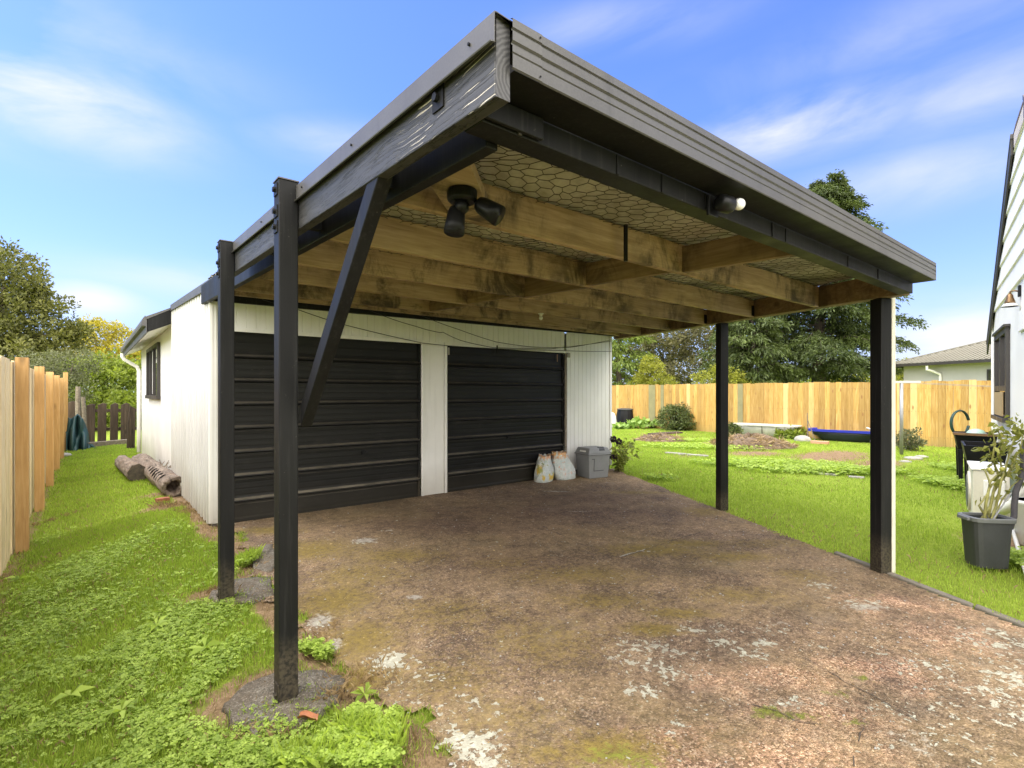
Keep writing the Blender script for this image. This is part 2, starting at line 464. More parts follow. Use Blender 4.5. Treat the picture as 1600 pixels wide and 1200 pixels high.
def mk_fence_r():
    m, nt, b, o = newmat('new_golden_paling')
    tc = nt.nodes.new('ShaderNodeTexCoord'); sep = nd(nt, 'ShaderNodeSeparateXYZ', {0: tc.outputs['Object']})
    pitch = 0.158
    idx = mth(nt, 'FLOOR', mth(nt, 'DIVIDE', sep.outputs['Y'], pitch))
    wn = nd(nt, 'ShaderNodeTexWhiteNoise', {'W': idx}, noise_dimensions='1D')
    off = nd(nt, 'ShaderNodeVectorMath', {0: wn.outputs['Color'], 1: (20, 20, 20)}, operation='MULTIPLY').outputs[0]
    p = nd(nt, 'ShaderNodeVectorMath', {0: tc.outputs['Object'], 1: off}, operation='ADD').outputs[0]
    g = noise(nt, nd(nt, 'ShaderNodeMapping', {'Vector': p, 'Scale': (1, 9, .6)}).outputs[0], 4, 5, .6, .8)
    kd = nd(nt, 'ShaderNodeTexVoronoi', {'Vector': nd(nt, 'ShaderNodeMapping', {'Vector': p, 'Scale': (.2, 6, 2.2)}).outputs[0], 'Scale': 1}).outputs['Distance']
    c = ramp(nt, g, [(.3, (.34,.185,.035)), (.5, (.46,.275,.070)), (.72, (.57,.385,.14))])
    pale = ramp(nt, wn.outputs['Value'], [(.0, .72), (.55, .94), (.9, 1.14), (1, 1.3)])
    c = mixc(nt, 1, c, pale, 'MULTIPLY')
    c = mixc(nt, ramp(nt, wn.outputs['Value'], [(.86, 0), (.9, .45)]), c, (.66,.54,.28))
    kf = ramp(nt, kd, [(.08, .85), (.17, 0)])
    c = mixc(nt, kf, c, (.22,.10,.03))
    yy = mth(nt, 'ABSOLUTE', mth(nt, 'SUBTRACT', mth(nt, 'ABSOLUTE', mth(nt, 'SUBTRACT', mth(nt, 'FRACT', mth(nt, 'DIVIDE', sep.outputs['Y'], pitch)), .5)), .3))
    for zn in (.24, .94, 1.59):
        nl = mth(nt, 'MULTIPLY', ramp(nt, yy, [(.03, 1), (.05, 0)]), ramp(nt, mth(nt, 'ABSOLUTE', mth(nt, 'SUBTRACT', sep.outputs['Z'], zn)), [(.006, 1), (.012, 0)]))
        c = mixc(nt, mth(nt, 'MULTIPLY', nl, .8), c, (.08,.055,.04))
    big = noise(nt, coords(nt, (1,1,1), False), .8, 4)
    c = mixc(nt, ramp(nt, big, [(.5, 0), (.75, .3)]), c, (.45,.27,.08))
    lowm = ramp(nt, sep.outputs['Z'], [(.0, .5), (.3, 0)])
    c = mixc(nt, lowm, c, (.26,.20,.07))
    put(nt, b.inputs['Base Color'], c); b.inputs['Roughness'].default_value = .75
    bump(nt, b, g, .12, .004)
    return m
M['fence_r'] = mk_fence_r()

def mk_lawn():
    m, nt, b, o = newmat('lawn_ground')
    v = coords(nt, (1,1,1), False)
    n1 = noise(nt, v, .9, 5, .6); n2 = noise(nt, v, 18, 5, .7); n3 = noise(nt, v, 90, 3, .7)
    f = mth(nt, 'ADD', mth(nt, 'MULTIPLY', n2, .55), mth(nt, 'MULTIPLY', n3, .45))
    g = ramp(nt, f, [(.28, (.10,.14,.016)), (.5, (.22,.29,.036)), (.72, (.34,.41,.065))])
    g = mixc(nt, ramp(nt, n1, [(.4, 0), (.7, .4)]), g, (.20,.26,.035))
    d = ramp(nt, f, [(.3, (.09,.055,.03)), (.5, (.22,.15,.085)), (.7, (.36,.26,.16))])
    bare = nd(nt, 'ShaderNodeAttribute', attribute_name='bare').outputs['Fac']
    bf = ramp(nt, mth(nt, 'ADD', bare, mth(nt, 'MULTIPLY', mth(nt, 'SUBTRACT', n2, .5), .9)), [(.4, 0), (.6, 1)])
    put(nt, b.inputs['Base Color'], mixc(nt, bf, g, d)); b.inputs['Roughness'].default_value = .95
    b.inputs['Specular IOR Level'].default_value = .1
    bump(nt, b, f, .8, .03)
    return m
M['lawn'] = mk_lawn()

def mk_drive():
    m, nt, b, o = newmat('aged_aggregate_drive')
    v = coords(nt, (1,1,1), False)
    A = lambda n: nd(nt, 'ShaderNodeAttribute', attribute_name=n).outputs['Fac']
    warp = nd(nt, 'ShaderNodeTexNoise', {'Vector': v, 'Scale': 40, 'Detail': 2})
    wv = nd(nt, 'ShaderNodeVectorMath', {0: v, 1: nd(nt, 'ShaderNodeVectorMath', {0: warp.outputs['Color'], 1: (.012,.012,.012)}, operation='MULTIPLY').outputs[0]}, operation='ADD').outputs[0]
    vor = nd(nt, 'ShaderNodeTexVoronoi', {'Vector': wv, 'Scale': 105})
    vor2 = nd(nt, 'ShaderNodeTexVoronoi', {'Vector': wv, 'Scale': 210})
    sepc = nd(nt, 'ShaderNodeSeparateColor', {0: vor.outputs['Color']})
    pe = ramp(nt, sepc.outputs[0], [(0, (.050,.036,.027)), (.35, (.095,.064,.047)), (.7, (.14,.095,.07)), (.9, (.18,.13,.10)), (1, (.27,.215,.17))])
    pr = ramp(nt, sepc.outputs[1], [(0, (.05,.027,.020)), (.4, (.18,.098,.070)), (.75, (.32,.19,.14)), (1, (.52,.39,.31))])
    n1 = noise(nt, v, 1.4, 6, .65); n2 = noise(nt, v, 6, 6, .7); n3 = noise(nt, v, 26, 5, .7)
    redf = ramp(nt, mth(nt, 'ADD', A('red'), mth(nt, 'MULTIPLY', mth(nt, 'SUBTRACT', n2, .5), .9)), [(.20, 0), (.60, .88)])
    c = mixc(nt, redf, pe, pr)
    d1 = ramp(nt, vor2.outputs['Distance'], [(.2, 1.15), (.75, .55)])
    c = mixc(nt, 1, c, d1, 'MULTIPLY')
    # dust and worn binder
    dust = ramp(nt, mth(nt, 'ADD', mth(nt, 'MULTIPLY', n1, .6), mth(nt, 'MULTIPLY', n3, .4)), [(.38, 0), (.66, .55)])
    c = mixc(nt, dust, c, (.20,.145,.085))
    c = mixc(nt, 1, c, (1.74,1.70,1.56), 'MULTIPLY')
    b1 = noise(nt, v, .55, 4, .6); b2 = noise(nt, v, 2.3, 5, .7)
    c = mixc(nt, mth(nt, 'MULTIPLY', ramp(nt, b1, [(.42, 0), (.62, .55)]), ramp(nt, b2, [(.35, .2), (.6, 1)])), c, (.17,.128,.052))
    c = mixc(nt, ramp(nt, b2, [(.30, .45), (.46, 0)]), c, (.062,.046,.034))
    c = mixc(nt, ramp(nt, b2, [(.56, 0), (.74, .5)]), c, (.28,.215,.16))
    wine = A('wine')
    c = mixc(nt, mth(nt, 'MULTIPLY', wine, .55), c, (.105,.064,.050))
    c = mixc(nt, 1, c, ramp(nt, n2, [(.30, .70), (.5, 1.0), (.70, 1.32)]), 'MULTIPLY')
    c = mixc(nt, 1, c, ramp(nt, n3, [(.30, .72), (.5, 1.0), (.70, 1.30)]), 'MULTIPLY')
    # moss
    mf = ramp(nt, mth(nt, 'ADD', A('moss'), mth(nt, 'MULTIPLY', mth(nt, 'SUBTRACT', n3, .5), 1.1)), [(.16, 0), (.62, .9)])
    mcol = ramp(nt, n3, [(.3, (.10,.073,.016)), (.7, (.27,.195,.05))])
    c = mixc(nt, mf, c, mcol)
    gf = ramp(nt, mth(nt, 'ADD', A('green'), mth(nt, 'MULTIPLY', mth(nt, 'SUBTRACT', n3, .5), 1.3)), [(.38, 0), (.65, .9)])
    c = mixc(nt, gf, c, ramp(nt, n3, [(.3, (.05,.06,.01)), (.7, (.20,.22,.03))]))
    # pale worn concrete
    pf = ramp(nt, mth(nt, 'ADD', A('pale'), mth(nt, 'MULTIPLY', mth(nt, 'SUBTRACT', n3, .5), 1.2)), [(.36, 0), (.62, .9)])
    c = mixc(nt, pf, c, ramp(nt, n3, [(.3, (.20,.18,.15)), (.7, (.46,.43,.37))]))
    # lichen
    lv = nd(nt, 'ShaderNodeTexVoronoi', {'Vector': wv, 'Scale': 38}, feature='SMOOTH_F1').outputs['Distance']
    l1 = noise(nt, v, 27, 4, .62, .3); l2 = noise(nt, v, 9, 4, .65)
    lsum = mth(nt, 'ADD', A('lichen'), mth(nt, 'ADD', mth(nt, 'MULTIPLY', mth(nt, 'SUBTRACT', l1, .5), 2.6), mth(nt, 'MULTIPLY', mth(nt, 'SUBTRACT', l2, .5), 1.0)))
    c = mixc(nt, ramp(nt, mth(nt, 'ADD', A('lichen'), mth(nt, 'MULTIPLY', mth(nt, 'SUBTRACT', n3, .5), 1.2)), [(.25, 0), (.8, .35)]), c, (.25,.225,.175))
    lf = ramp(nt, lsum, [(.49, 0), (.525, 1)])
    lcol = ramp(nt, mth(nt, 'ADD', mth(nt, 'MULTIPLY', lv, .5), mth(nt, 'MULTIPLY', l1, .5)), [(.25, (.58,.57,.47)), (.5, (.38,.365,.29))])
    c = mixc(nt, lf, c, lcol)
    # far specks of lichen everywhere
    sp = noise(nt, v, 55, 2); c = mixc(nt, ramp(nt, sp, [(.77, 0), (.80, .25)]), c, (.42,.38,.31))
    dk = noise(nt, v, 70, 2, .5); c = mixc(nt, ramp(nt, dk, [(.70, 0), (.76, .7)]), c, (.022,.016,.012))
    damp = ramp(nt, n1, [(.30, .35), (.5, 0)])
    c = mixc(nt, damp, c, (.045,.035,.026))
    put(nt, b.inputs['Base Color'], c); b.inputs['Roughness'].default_value = .88
    b.inputs['Specular IOR Level'].default_value = .25
    h = mth(nt, 'ADD', mth(nt, 'SUBTRACT', 1.0, vor.outputs['Distance']), mth(nt, 'ADD', mth(nt, 'MULTIPLY', lf, .8), mth(nt, 'MULTIPLY', n3, 1.0)))
    bump(nt, b, h, .75, .006)
    return m
M['drive'] = mk_drive()

def mk_log():
    m, nt, b, o = newmat('weathered_log')
    v = coords(nt, (1,1,1)); w = nd(nt, 'ShaderNodeTexNoise', {'Vector': coords(nt, (7,1.4,7)), 'Scale': 3, 'Detail': 6, 'Roughness': .7, 'Distortion': .5}).outputs['Fac']
    c = ramp(nt, w, [(.3, (.045,.033,.025)), (.5, (.17,.13,.10)), (.72, (.33,.27,.22))])
    n2 = noise(nt, v, 4, 4); c = mixc(nt, ramp(nt, n2, [(.5, 0), (.7, .5)]), c, (.20,.12,.07))
    put(nt, b.inputs['Base Color'], c); b.inputs['Roughness'].default_value = .9
    bump(nt, b, w, .9, .02)
    return m
M['log'] = mk_log()
M['sawcut'] = m_simple('dark_saw_cut', (.015,.011,.008), .9)
M['logend'] = m_simple('log_end_grain', (.035,.028,.022), .9, .5, 14, col2=(.12,.095,.07), bumpk=.6)

def mk_sack(name, cols):
    m, nt, b, o = newmat(name)
    v = coords(nt, (1,1,1), False); tc = nt.nodes.new('ShaderNodeTexCoord')
    sep = nd(nt, 'ShaderNodeSeparateXYZ', {0: tc.outputs['Object']})
    n1 = noise(nt, v, 7, 4, .6); n2 = noise(nt, v, 14, 4, .6, 1.0); n3 = noise(nt, v, 16, 5, .7)
    c = ramp(nt, n3, [(.3, (.58,.67,.65)), (.7, (.84,.83,.81))])
    for (z0, z1, thr, col, nn) in cols:
        band = mth(nt, 'MULTIPLY', ramp(nt, sep.outputs['Z'], [(max(z0-.04,0), 0), (z0, 1)]), ramp(nt, sep.outputs['Z'], [(z1, 1), (min(z1+.05,1), 0)]))
        f = mth(nt, 'MULTIPLY', band, ramp(nt, n1 if nn == 1 else n2, [(thr, 0), (thr+.06, .9)]))
        c = mixc(nt, f, c, col)
    put(nt, b.inputs['Base Color'], c); b.inputs['Roughness'].default_value = .38
    cre = noise(nt, coords(nt, (9,9,4), False), 2.2, 5, .65, 1.6)
    bump(nt, b, mth(nt, 'ADD', n2, mth(nt, 'MULTIPLY', cre, 1.5)), 1.0, .035)
    return m
M['sack_a'] = mk_sack('printed_sack_yellow', [(.05,.22,.50,(.80,.55,.02),1), (.14,.30,.56,(.45,.48,.16),2), (.36,.6,.47,(.80,.42,.18),2)])
M['sack_b'] = mk_sack('printed_sack_white', [(.10,.28,.60,(.72,.42,.28),2), (.36,.6,.44,(.85,.45,.16),2)])

M['leaf_oak'] = m_leaf('dark_olive_leaf', (.024,.036,.008), (.22,.215,.05), .25)
M['leaf_grey'] = m_leaf('grey_green_leaf', (.05,.06,.03), (.20,.21,.10), .25)
M['leaf_yellow'] = m_leaf('yellow_leaf', (.20,.17,.02), (.55,.46,.05), .4)
M['leaf_hedge'] = m_leaf('bright_hedge_leaf', (.06,.10,.012), (.34,.40,.06), .4)
M['leaf_conifer'] = m_leaf('conifer_spray', (.010,.021,.006), (.105,.14,.03), .2)
M['leaf_weep'] = m_leaf('weeping_spray', (.05,.085,.012), (.22,.28,.045), .3)
M['leaf_ygreen'] = m_leaf('yellow_green_leaf', (.12,.14,.018), (.40,.40,.06), .4)
M['leaf_olive'] = m_leaf('olive_grey_leaf', (.06,.06,.025), (.21,.19,.085), .3)
M['leaf_shrub'] = m_leaf('dark_shrub_leaf', (.02,.035,.010), (.16,.19,.06), .2)
M['leaf_flax'] = m_leaf('flax_blade', (.12,.15,.06), (.40,.42,.24), .25)
M['leaf_pumpkin'] = m_leaf('broad_green_leaf', (.14,.24,.05), (.36,.50,.14), .35)
M['leaf_hydr'] = m_leaf('hydrangea_leaf', (.09,.12,.025), (.36,.40,.09), .4)
M['flower'] = m_leaf('dark_purple_flower', (.016,.006,.018), (.055,.02,.055), .1)
M['leaf_tomato'] = m_leaf('tomato_leaf', (.09,.11,.02), (.36,.36,.09), .4)
M['tomato_stem'] = m_simple('tomato_stem', (.26,.25,.075), .6, .35, 20)
M['grass'] = m_leaf('grass_blade', (.15,.23,.026), (.49,.615,.105), .45, sc_=1.6)
M['clover'] = m_leaf('clover_leaf', (.14,.225,.028), (.475,.605,.12), .42, sc_=2.0)
M['bark'] = m_simple('tree_bark', (.05,.038,.028), .95, .5, 8, col2=(.13,.10,.075), bumpk=.8, stretch=(1,1,.3))
M['weedstraw'] = m_leaf('dry_grass', (.16,.10,.05), (.45,.33,.18), .2)

# ------------------------------------------------------------------ camera
cam = bpy.data.cameras.new('camera'); camo = bpy.data.objects.new('camera', cam); COL.objects.link(camo)
camo.location = (0, 0, CAMH); camo.rotation_euler = (pi/2, 0, -YAW)
cam.sensor_width = 36; cam.lens = FPX/1600*36; cam.shift_y = (HY-600)/1600; cam.clip_start = .05; cam.clip_end = 3000
sc.camera = camo

# ------------------------------------------------------------------ sky and sun
SUN_EL, SUN_AZ = radians(56), atan2(-.62, .50)      # azimuth measured from +Y towards +X
sdir = Vector((sin(SUN_AZ)*cos(SUN_EL), cos(SUN_AZ)*cos(SUN_EL), sin(SUN_EL)))
w = bpy.data.worlds.new('World'); sc.world = w; w.use_nodes = True
nt = w.node_tree; nt.nodes.clear()
wo = nt.nodes.new('ShaderNodeOutputWorld'); bg = nt.nodes.new('ShaderNodeBackground')
nt.links.new(bg.outputs[0], wo.inputs[0]); bg.inputs[1].default_value = .12
sky = nd(nt, 'ShaderNodeTexSky', sky_type='NISHITA'); sky.sun_disc = False
sky.sun_elevation = SUN_EL; sky.sun_rotation = SUN_AZ; sky.air_density = 1.0; sky.dust_density = .6; sky.ozone_density = 2.2
tc = nt.nodes.new('ShaderNodeTexCoord'); D = tc.outputs['Generated']
def dotv(vec, k):
    return nd(nt, 'ShaderNodeVectorMath', {0: vec, 1: k}, operation='DOT_PRODUCT').outputs['Value']
skyc = mixc(nt, 1, sky.outputs[0], (1.30, 1.67, 2.74), 'MULTIPLY')
hz = dotv(D, (0,0,1))
skyc = mixc(nt, ramp(nt, hz, [(.0, .85), (.07, .58), (.20, .24), (.42, .03)]), skyc, (5.9, 6.4, 8.5))
def dirpx(px, py):
    return (at(px, py, 1) - Vector((0,0,CAMH))).normalized()
cl = None
nz = noise(nt, nd(nt, 'ShaderNodeMapping', {'Vector': D, 'Scale': (1, 1, 3.2)}).outputs[0], 3.0, 7, .55, .4)
for (px, py, wx, wy, amp, soft) in ((80,160,.13,.055,1.3,0), (1240,195,.14,.04,.9,0), (1500,530,.085,.05,1.15,1), (140,470,.055,.025,.8,1), (540,225,.12,.03,.5,0),
                          (60,30,.22,.05,.35,0), (1480,270,.22,.04,.5,0), (960,40,.15,.03,.4,0), (330,440,.2,.03,.35,0), (1380,60,.3,.04,.3,0), (1560,130,.15,.05,.4,0)):
    d0 = dirpx(px, py); rt = Vector((0,0,1)).cross(d0).normalized(); up = d0.cross(rt)
    df = nd(nt, 'ShaderNodeVectorMath', {0: D, 1: tuple(d0)}, operation='SUBTRACT').outputs[0]
    a = mth(nt, 'DIVIDE', dotv(df, tuple(rt)), wx); b_ = mth(nt, 'DIVIDE', dotv(df, tuple(up)), wy)
    r2 = mth(nt, 'ADD', mth(nt, 'MULTIPLY', a, a), mth(nt, 'MULTIPLY', b_, b_))
    e = mth(nt, 'MULTIPLY', mth(nt, 'EXPONENT', mth(nt, 'MULTIPLY', r2, -1)), amp)
    cl = e if cl is None else mth(nt, 'MAXIMUM', cl, e)
cf = mth(nt, 'MULTIPLY', cl, ramp(nt, nz, [(.32, .10), (.66, 1.3)]), clamp=True)
# high haze and an added unseen bright bank behind and overhead as fill light
hz2 = ramp(nt, nz, [(.54, 0), (.85, .22)])
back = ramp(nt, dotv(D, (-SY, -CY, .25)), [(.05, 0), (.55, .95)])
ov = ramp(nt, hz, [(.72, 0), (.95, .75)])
cf = mth(nt, 'MAXIMUM', cf, mth(nt, 'MULTIPLY', hz2, .5))
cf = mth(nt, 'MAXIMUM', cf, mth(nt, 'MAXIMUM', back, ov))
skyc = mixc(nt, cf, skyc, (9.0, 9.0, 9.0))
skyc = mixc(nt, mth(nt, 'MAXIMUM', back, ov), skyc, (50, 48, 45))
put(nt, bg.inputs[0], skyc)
sun = bpy.data.lights.new('sun', 'SUN'); sun.energy = 3.0; sun.angle = radians(24); sun.color = (1, .965, .91)
so = bpy.data.objects.new('sun', sun); COL.objects.link(so)
so.rotation_euler = (-sdir).to_track_quat('-Z', 'Y').to_euler()
so.location = (0, -5, 12)

sc.view_settings.view_transform = 'Standard'; sc.view_settings.look = 'None'; sc.view_settings.exposure = 0
sc.cycles.max_bounces = 8; sc.cycles.diffuse_bounces = 5; sc.cycles.glossy_bounces = 3; sc.cycles.transmission_bounces = 4
sc.cycles.use_denoising = True
sc.cycles.caustics_reflective = False; sc.cycles.caustics_refractive = False
exec_parts = True

# ================================================================== SETTING: lawn, drive, hills
def drive_left(y):
    ys = [-6, 1.0, 1.75, 2.0, 2.3, 2.6, 2.9, 3.4, 3.8, 4.1, 4.4, 4.8, 5.4, 6.0, 6.4]
    xs = [1.05, 1.02, 1.12, 1.16, 1.10, 1.02, 1.0, 1.02, 1.0, 1.02, .98, 1.08, 1.12, 1.08, 1.06]
    return np.interp(y, ys, xs)

def nonuni(lo, a, b, hi, step, ngrow):
    core = np.arange(a, b + 1e-6, step)
    up = b + (hi - b) * (np.linspace(0, 1, ngrow + 1)[1:] ** 2.6)
    dn = a - (a - lo) * (np.linspace(0, 1, ngrow + 1)[1:] ** 2.6)
    return np.concatenate([dn[::-1], core, up])
gx = nonuni(-600, -1.5, 19, 900, .11, 26); gy = nonuni(-500, -1, 22, 900, .11, 26)
GX, GY = np.meshgrid(gx, gy)
def gauss(X, Y, p, rx, ry=None, rot=0):
    ry = ry or rx
    dx, dy = X - p[0], Y - p[1]
    c_, s_ = cos(rot), sin(rot)
    a = (dx*c_ + dy*s_)/rx; b = (-dx*s_ + dy*c_)/ry
    return np.exp(-(a*a + b*b))
def bare_mask(X, Y):
    b = np.zeros_like(X)
    b = np.maximum(b, .62*np.exp(-((X + .54)/.13)**2) * (Y < 20))
    b = np.maximum(b, .8*np.exp(-((X - .95)/.17)**2) * (Y > 5.6) * (Y < 9))
    b = np.maximum(b, .8*np.exp(-((X - drive_left(Y) + .05)/.13)**2) * (Y < 6.2))
    b = np.maximum(b, .45*np.exp(-((X - xr(Y) - .03)/.10)**2) * (Y < 6.4) * (Y > -1))
    for (px, py, rx, ry, k) in ((1300,712,1.9,.9,1.0),(1370,725,1.2,.5,.9),(1180,708,1.3,.7,.9),(1040,686,1.3,.6,1.0),(1075,712,1.3,.35,.6),(1425,717,.5,.3,.8),
                                (275,790,.5,.3,1.0),(260,770,.5,.25,.9),(1530,812,.35,.25,.9),(1590,850,.5,.5,1.0),(1020,664,1.2,.6,.9),
                                (340,925,.28,.22,.9),(400,1080,.34,.3,.9),(560,1060,.25,.2,.7),(505,1000,.2,.2,.6)):
        p = ground(px, py); b = np.maximum(b, k*gauss(X, Y, p, rx, ry))
    return b
def on_drive(X, Y):
    return (X > drive_left(Y)) & (X < xr(Y) + .08) & (Y < 6.2) & (Y > -6)
GZ = gz(GX, GY) + .02*np.sin(GX*1.7 + 1)*np.sin(GY*1.3)*(~on_drive(GX, GY))*sstep(0, 1.5, np.minimum(abs(GX - drive_left(GY)), abs(GX - xr(GY)))) - .012
GZ -= .03*on_drive(GX - .15, GY)*on_drive(GX + .15, GY)
ny_, nx_ = GX.shape
V = np.stack([GX, GY, GZ], -1).reshape(-1, 3)
ii = np.arange(nx_*ny_).reshape(ny_, nx_)
Fq = np.stack([ii[:-1,:-1], ii[:-1,1:], ii[1:,1:], ii[1:,:-1]], -1).reshape(-1, 4)
lawn = npmesh('lawn', V, Fq, M['lawn'], smooth=True, attrs={'bare': bare_mask(GX, GY).ravel()})
tagp(lawn, kind='structure')

# drive
dx_ = np.arange(.55, 7.75, .035); dy_ = np.arange(-3.5, 6.26, .035)
DX, DY = np.meshgrid(dx_, dy_)
def wob(y, s):
    return .05*np.sin(y*9 + s) + .035*np.sin(y*23 + 2*s) + .02*np.sin(y*47 + s)
keep = (DX > drive_left(DY) + wob(DY, 1)) & (DX < xr(DY) + .06) & (DY < 6.225)
DXc = np.clip(DX, None, xr(DY) + .06)
hn = R.normal(size=DX.shape)
DZ = gz(DX, DY) + .004 + .004*np.sin(DX*5 + DY*3)*np.sin(DY*4)
def G(px, py): return ground(px, py)
masks = {k: np.zeros_like(DX) for k in ('red', 'moss', 'lichen', 'pale', 'green', 'wine')}
def blob(k, px, py, rx, ry=None, amp=1.0):
    p = G(px, py); ry = ry or rx
    # long axis along the camera's right
    masks[k] = np.maximum(masks[k], amp*gauss(DX, DY, p, rx, ry, -YAW))
for a in ((605,1035,.13,.11,.75),(585,1030,.08,.06,.6),(738,1165,.15,.10,.8),(700,1135,.08,.06,.6),(770,1195,.1,.06,.7),(655,1095,.05,.03,.55),
          (1010,1035,.16,.10,.5),(1000,1080,.11,.08,.55),(1060,1020,.12,.06,.48),(1130,1005,.14,.07,.5),(1190,1005,.13,.07,.5),(1080,985,.12,.06,.42),(960,1030,.1,.06,.4),
          (1280,915,.14,.08,.5),(1300,890,.2,.05,.38),(1350,945,.22,.1,.45),(1270,1010,.1,.04,.45),(1140,1097,.06,.03,.5),(1065,1133,.04,.03,.5),(1040,1140,.06,.06,.35),
          (1000,1010,.22,.12,.42),(1050,1050,.2,.1,.40),(1110,985,.2,.08,.40),(1160,1020,.22,.1,.40),(1200,985,.16,.06,.42),(1230,1100,.2,.06,.36),(1440,1040,.3,.15,.36),(1590,1110,.3,.2,.40),(1540,1080,.3,.15,.36),(640,1060,.2,.2,.30),(720,1110,.2,.15,.32),(1420,1110,.3,.12,.38),(1560,1010,.35,.2,.40),(1590,1060,.25,.2,.45),(1480,1160,.3,.1,.36),(1520,940,.3,.12,.36),(1590,1000,.2,.2,.42),(560,850,.18,.05,.42),(500,975,.08,.1,.5)):
    blob('lichen', *a)
for a in ((570,845,.16,.10,.75),(605,830,.12,.05,.6),(648,934,.075,.035,1.0),(500,970,.10,.14,.7),(520,1010,.07,.12,.7),(690,760,.3,.06,.4),(1350,950,.25,.08,.6),(870,768,.3,.05,.7),(905,800,.25,.04,.6),(1240,1100,.3,.1,.4),(1430,1160,.2,.2,.4),(1010,862,.18,.02,.7),(1215,975,.1,.05,.5)):
    blob('pale', *a)
for a in ((480,860,.5,.35,.6),(560,900,.5,.35,.45),(690,960,.6,.35,.40),(900,900,.7,.25,.45),(1020,860,.6,.2,.6),(1080,850,.4,.15,.6),(1020,985,.22,.09,.75),(1060,960,.3,.10,.6),(1150,930,.5,.2,.4),(600,1050,.3,.3,.4),
          (850,1000,.5,.4,.42),(520,940,.35,.4,.6),(620,870,.5,.25,.5),(560,1000,.3,.3,.6),(700,1060,.4,.3,.4),(780,1120,.4,.2,.35),(940,940,.5,.2,.45),(1150,870,.5,.15,.5),(1100,800,.3,.3,.5),(1250,900,.3,.2,.4),(640,1180,.2,.1,.6),(880,1180,.3,.1,.5),(780,880,.4,.2,.35),(960,1170,.25,.12,.75),(930,1160,.15,.1,.5),(420,830,.4,.15,.7),(1000,770,.6,.12,.5),(560,1060,.15,.15,.8),(1200,850,.6,.2,.4)):
    blob('moss', *a)
for a in ((1230,1120,.2,.03,.9),(1200,1110,.09,.03,.9),(1310,1085,.1,.05,.6),(1345,1060,.08,.04,.7),(960,1180,.15,.1,.55),(1000,1195,.15,.1,.5),(1350,930,.14,.05,.5),(920,1195,.12,.1,.5),(1340,1130,.1,.04,.6)):
    blob('green', *a)
for a in ((1230,1060,.32,.14,.8),(1130,1175,.35,.12,.85),(1080,1150,.25,.1,.6),(1330,1040,.2,.12,.6),(1400,945,.5,.25,.6),(1480,1000,.4,.3,.5),(1250,1150,.3,.1,.5),(1500,900,.5,.3,.5),(1330,1180,.3,.1,.5),(850,900,.6,.3,.22),(1050,1180,.5,.2,.7),(1280,1120,.4,.2,.6),(1400,1050,.4,.25,.5),(1200,1190,.5,.12,.7),(1550,960,.5,.3,.5),(1150,1060,.4,.2,.45)):
    blob('red', *a)
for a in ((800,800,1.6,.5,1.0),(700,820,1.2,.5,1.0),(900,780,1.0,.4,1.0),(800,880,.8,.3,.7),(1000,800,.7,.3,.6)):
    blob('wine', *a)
idx = -np.ones(DX.shape, int)
cellk = keep[:-1,:-1] & keep[:-1,1:] & keep[1:,1:] & keep[1:,:-1]
used = np.zeros(DX.shape, bool)
for sl in ((slice(None,-1),slice(None,-1)),(slice(None,-1),slice(1,None)),(slice(1,None),slice(1,None)),(slice(1,None),slice(None,-1))): used[sl] |= cellk
idx[used] = np.arange(used.sum())
Fd = np.stack([idx[:-1,:-1][cellk], idx[:-1,1:][cellk], idx[1:,1:][cellk], idx[1:,:-1][cellk]], -1)
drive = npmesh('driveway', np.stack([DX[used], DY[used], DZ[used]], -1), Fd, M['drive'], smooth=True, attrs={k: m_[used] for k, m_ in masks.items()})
tagp(drive, kind='structure')
# the drive continues towards the street behind the viewer
mb = MB(); mb.add([(1.0,-3.5,-.09),(2.6,-3.5,-.03),(2.0,-40,-.05),(-4,-40,-.05)], [(0,1,2,3)])
tagp(part('street_drive', mb, M['concrete']), kind='structure')

# cracks and joints in the drive
def ribbon(mb, pix, wd, dz=.010):
    pts = [G(*p) for p in pix]; P = []
    for a, b in zip(pts[:-1], pts[1:]):
        n = max(2, int((b - a).length/.05))
        for k in range(n):
            q = a.lerp(b, k/n); P.append(q + Vector((random.uniform(-1,1), random.uniform(-1,1), 0))*.007)
    P.append(pts[-1]); L, Rr = [], []
    for i, p in enumerate(P):
        d = (P[min(i+1,len(P)-1)] - P[max(i-1,0)]); d.z = 0; d.normalize(); s_ = Vector((-d.y, d.x, 0))
        ww = wd*random.uniform(.25, 1.0)/2
        z = float(gz(p.x, p.y)) + dz
        L.append((p.x + s_.x*ww, p.y + s_.y*ww, z)); Rr.append((p.x - s_.x*ww, p.y - s_.y*ww, z))
    n = len(P); ph = random.uniform(0,6)
    mb.add(L + Rr, [(i, i+1, n+i+1, n+i) for i in range(n-1) if sin(i*.9+ph)+sin(i*.37+2*ph) > -.75])
mb = MB()
ribbon(mb, [(845,822),(960,876),(1040,850),(1115,826)], .014)
ribbon(mb, [(680,968),(740,950),(800,930)], .007)
ribbon(mb, [(1155,990),(1260,1032),(1340,1078),(1420,1120),(1520,1180)], .009)
ribbon(mb, [(1175,1104),(1215,1115),(1245,1130),(1330,1142),(1345,1150)], .011)
ribbon(mb, [(1332,1200),(1345,1150),(1350,1140)], .009)
tagp(part('driveway_cracks', mb, m_simple('dark_crack', (.065,.050,.036), .95, .5, 30)), kind='structure')
mb = MB(); ribbon(mb, [(968,872),(1020,857)], .02, .013)
tagp(part('joint_mortar', mb, M['concrete_pale']), kind='structure')

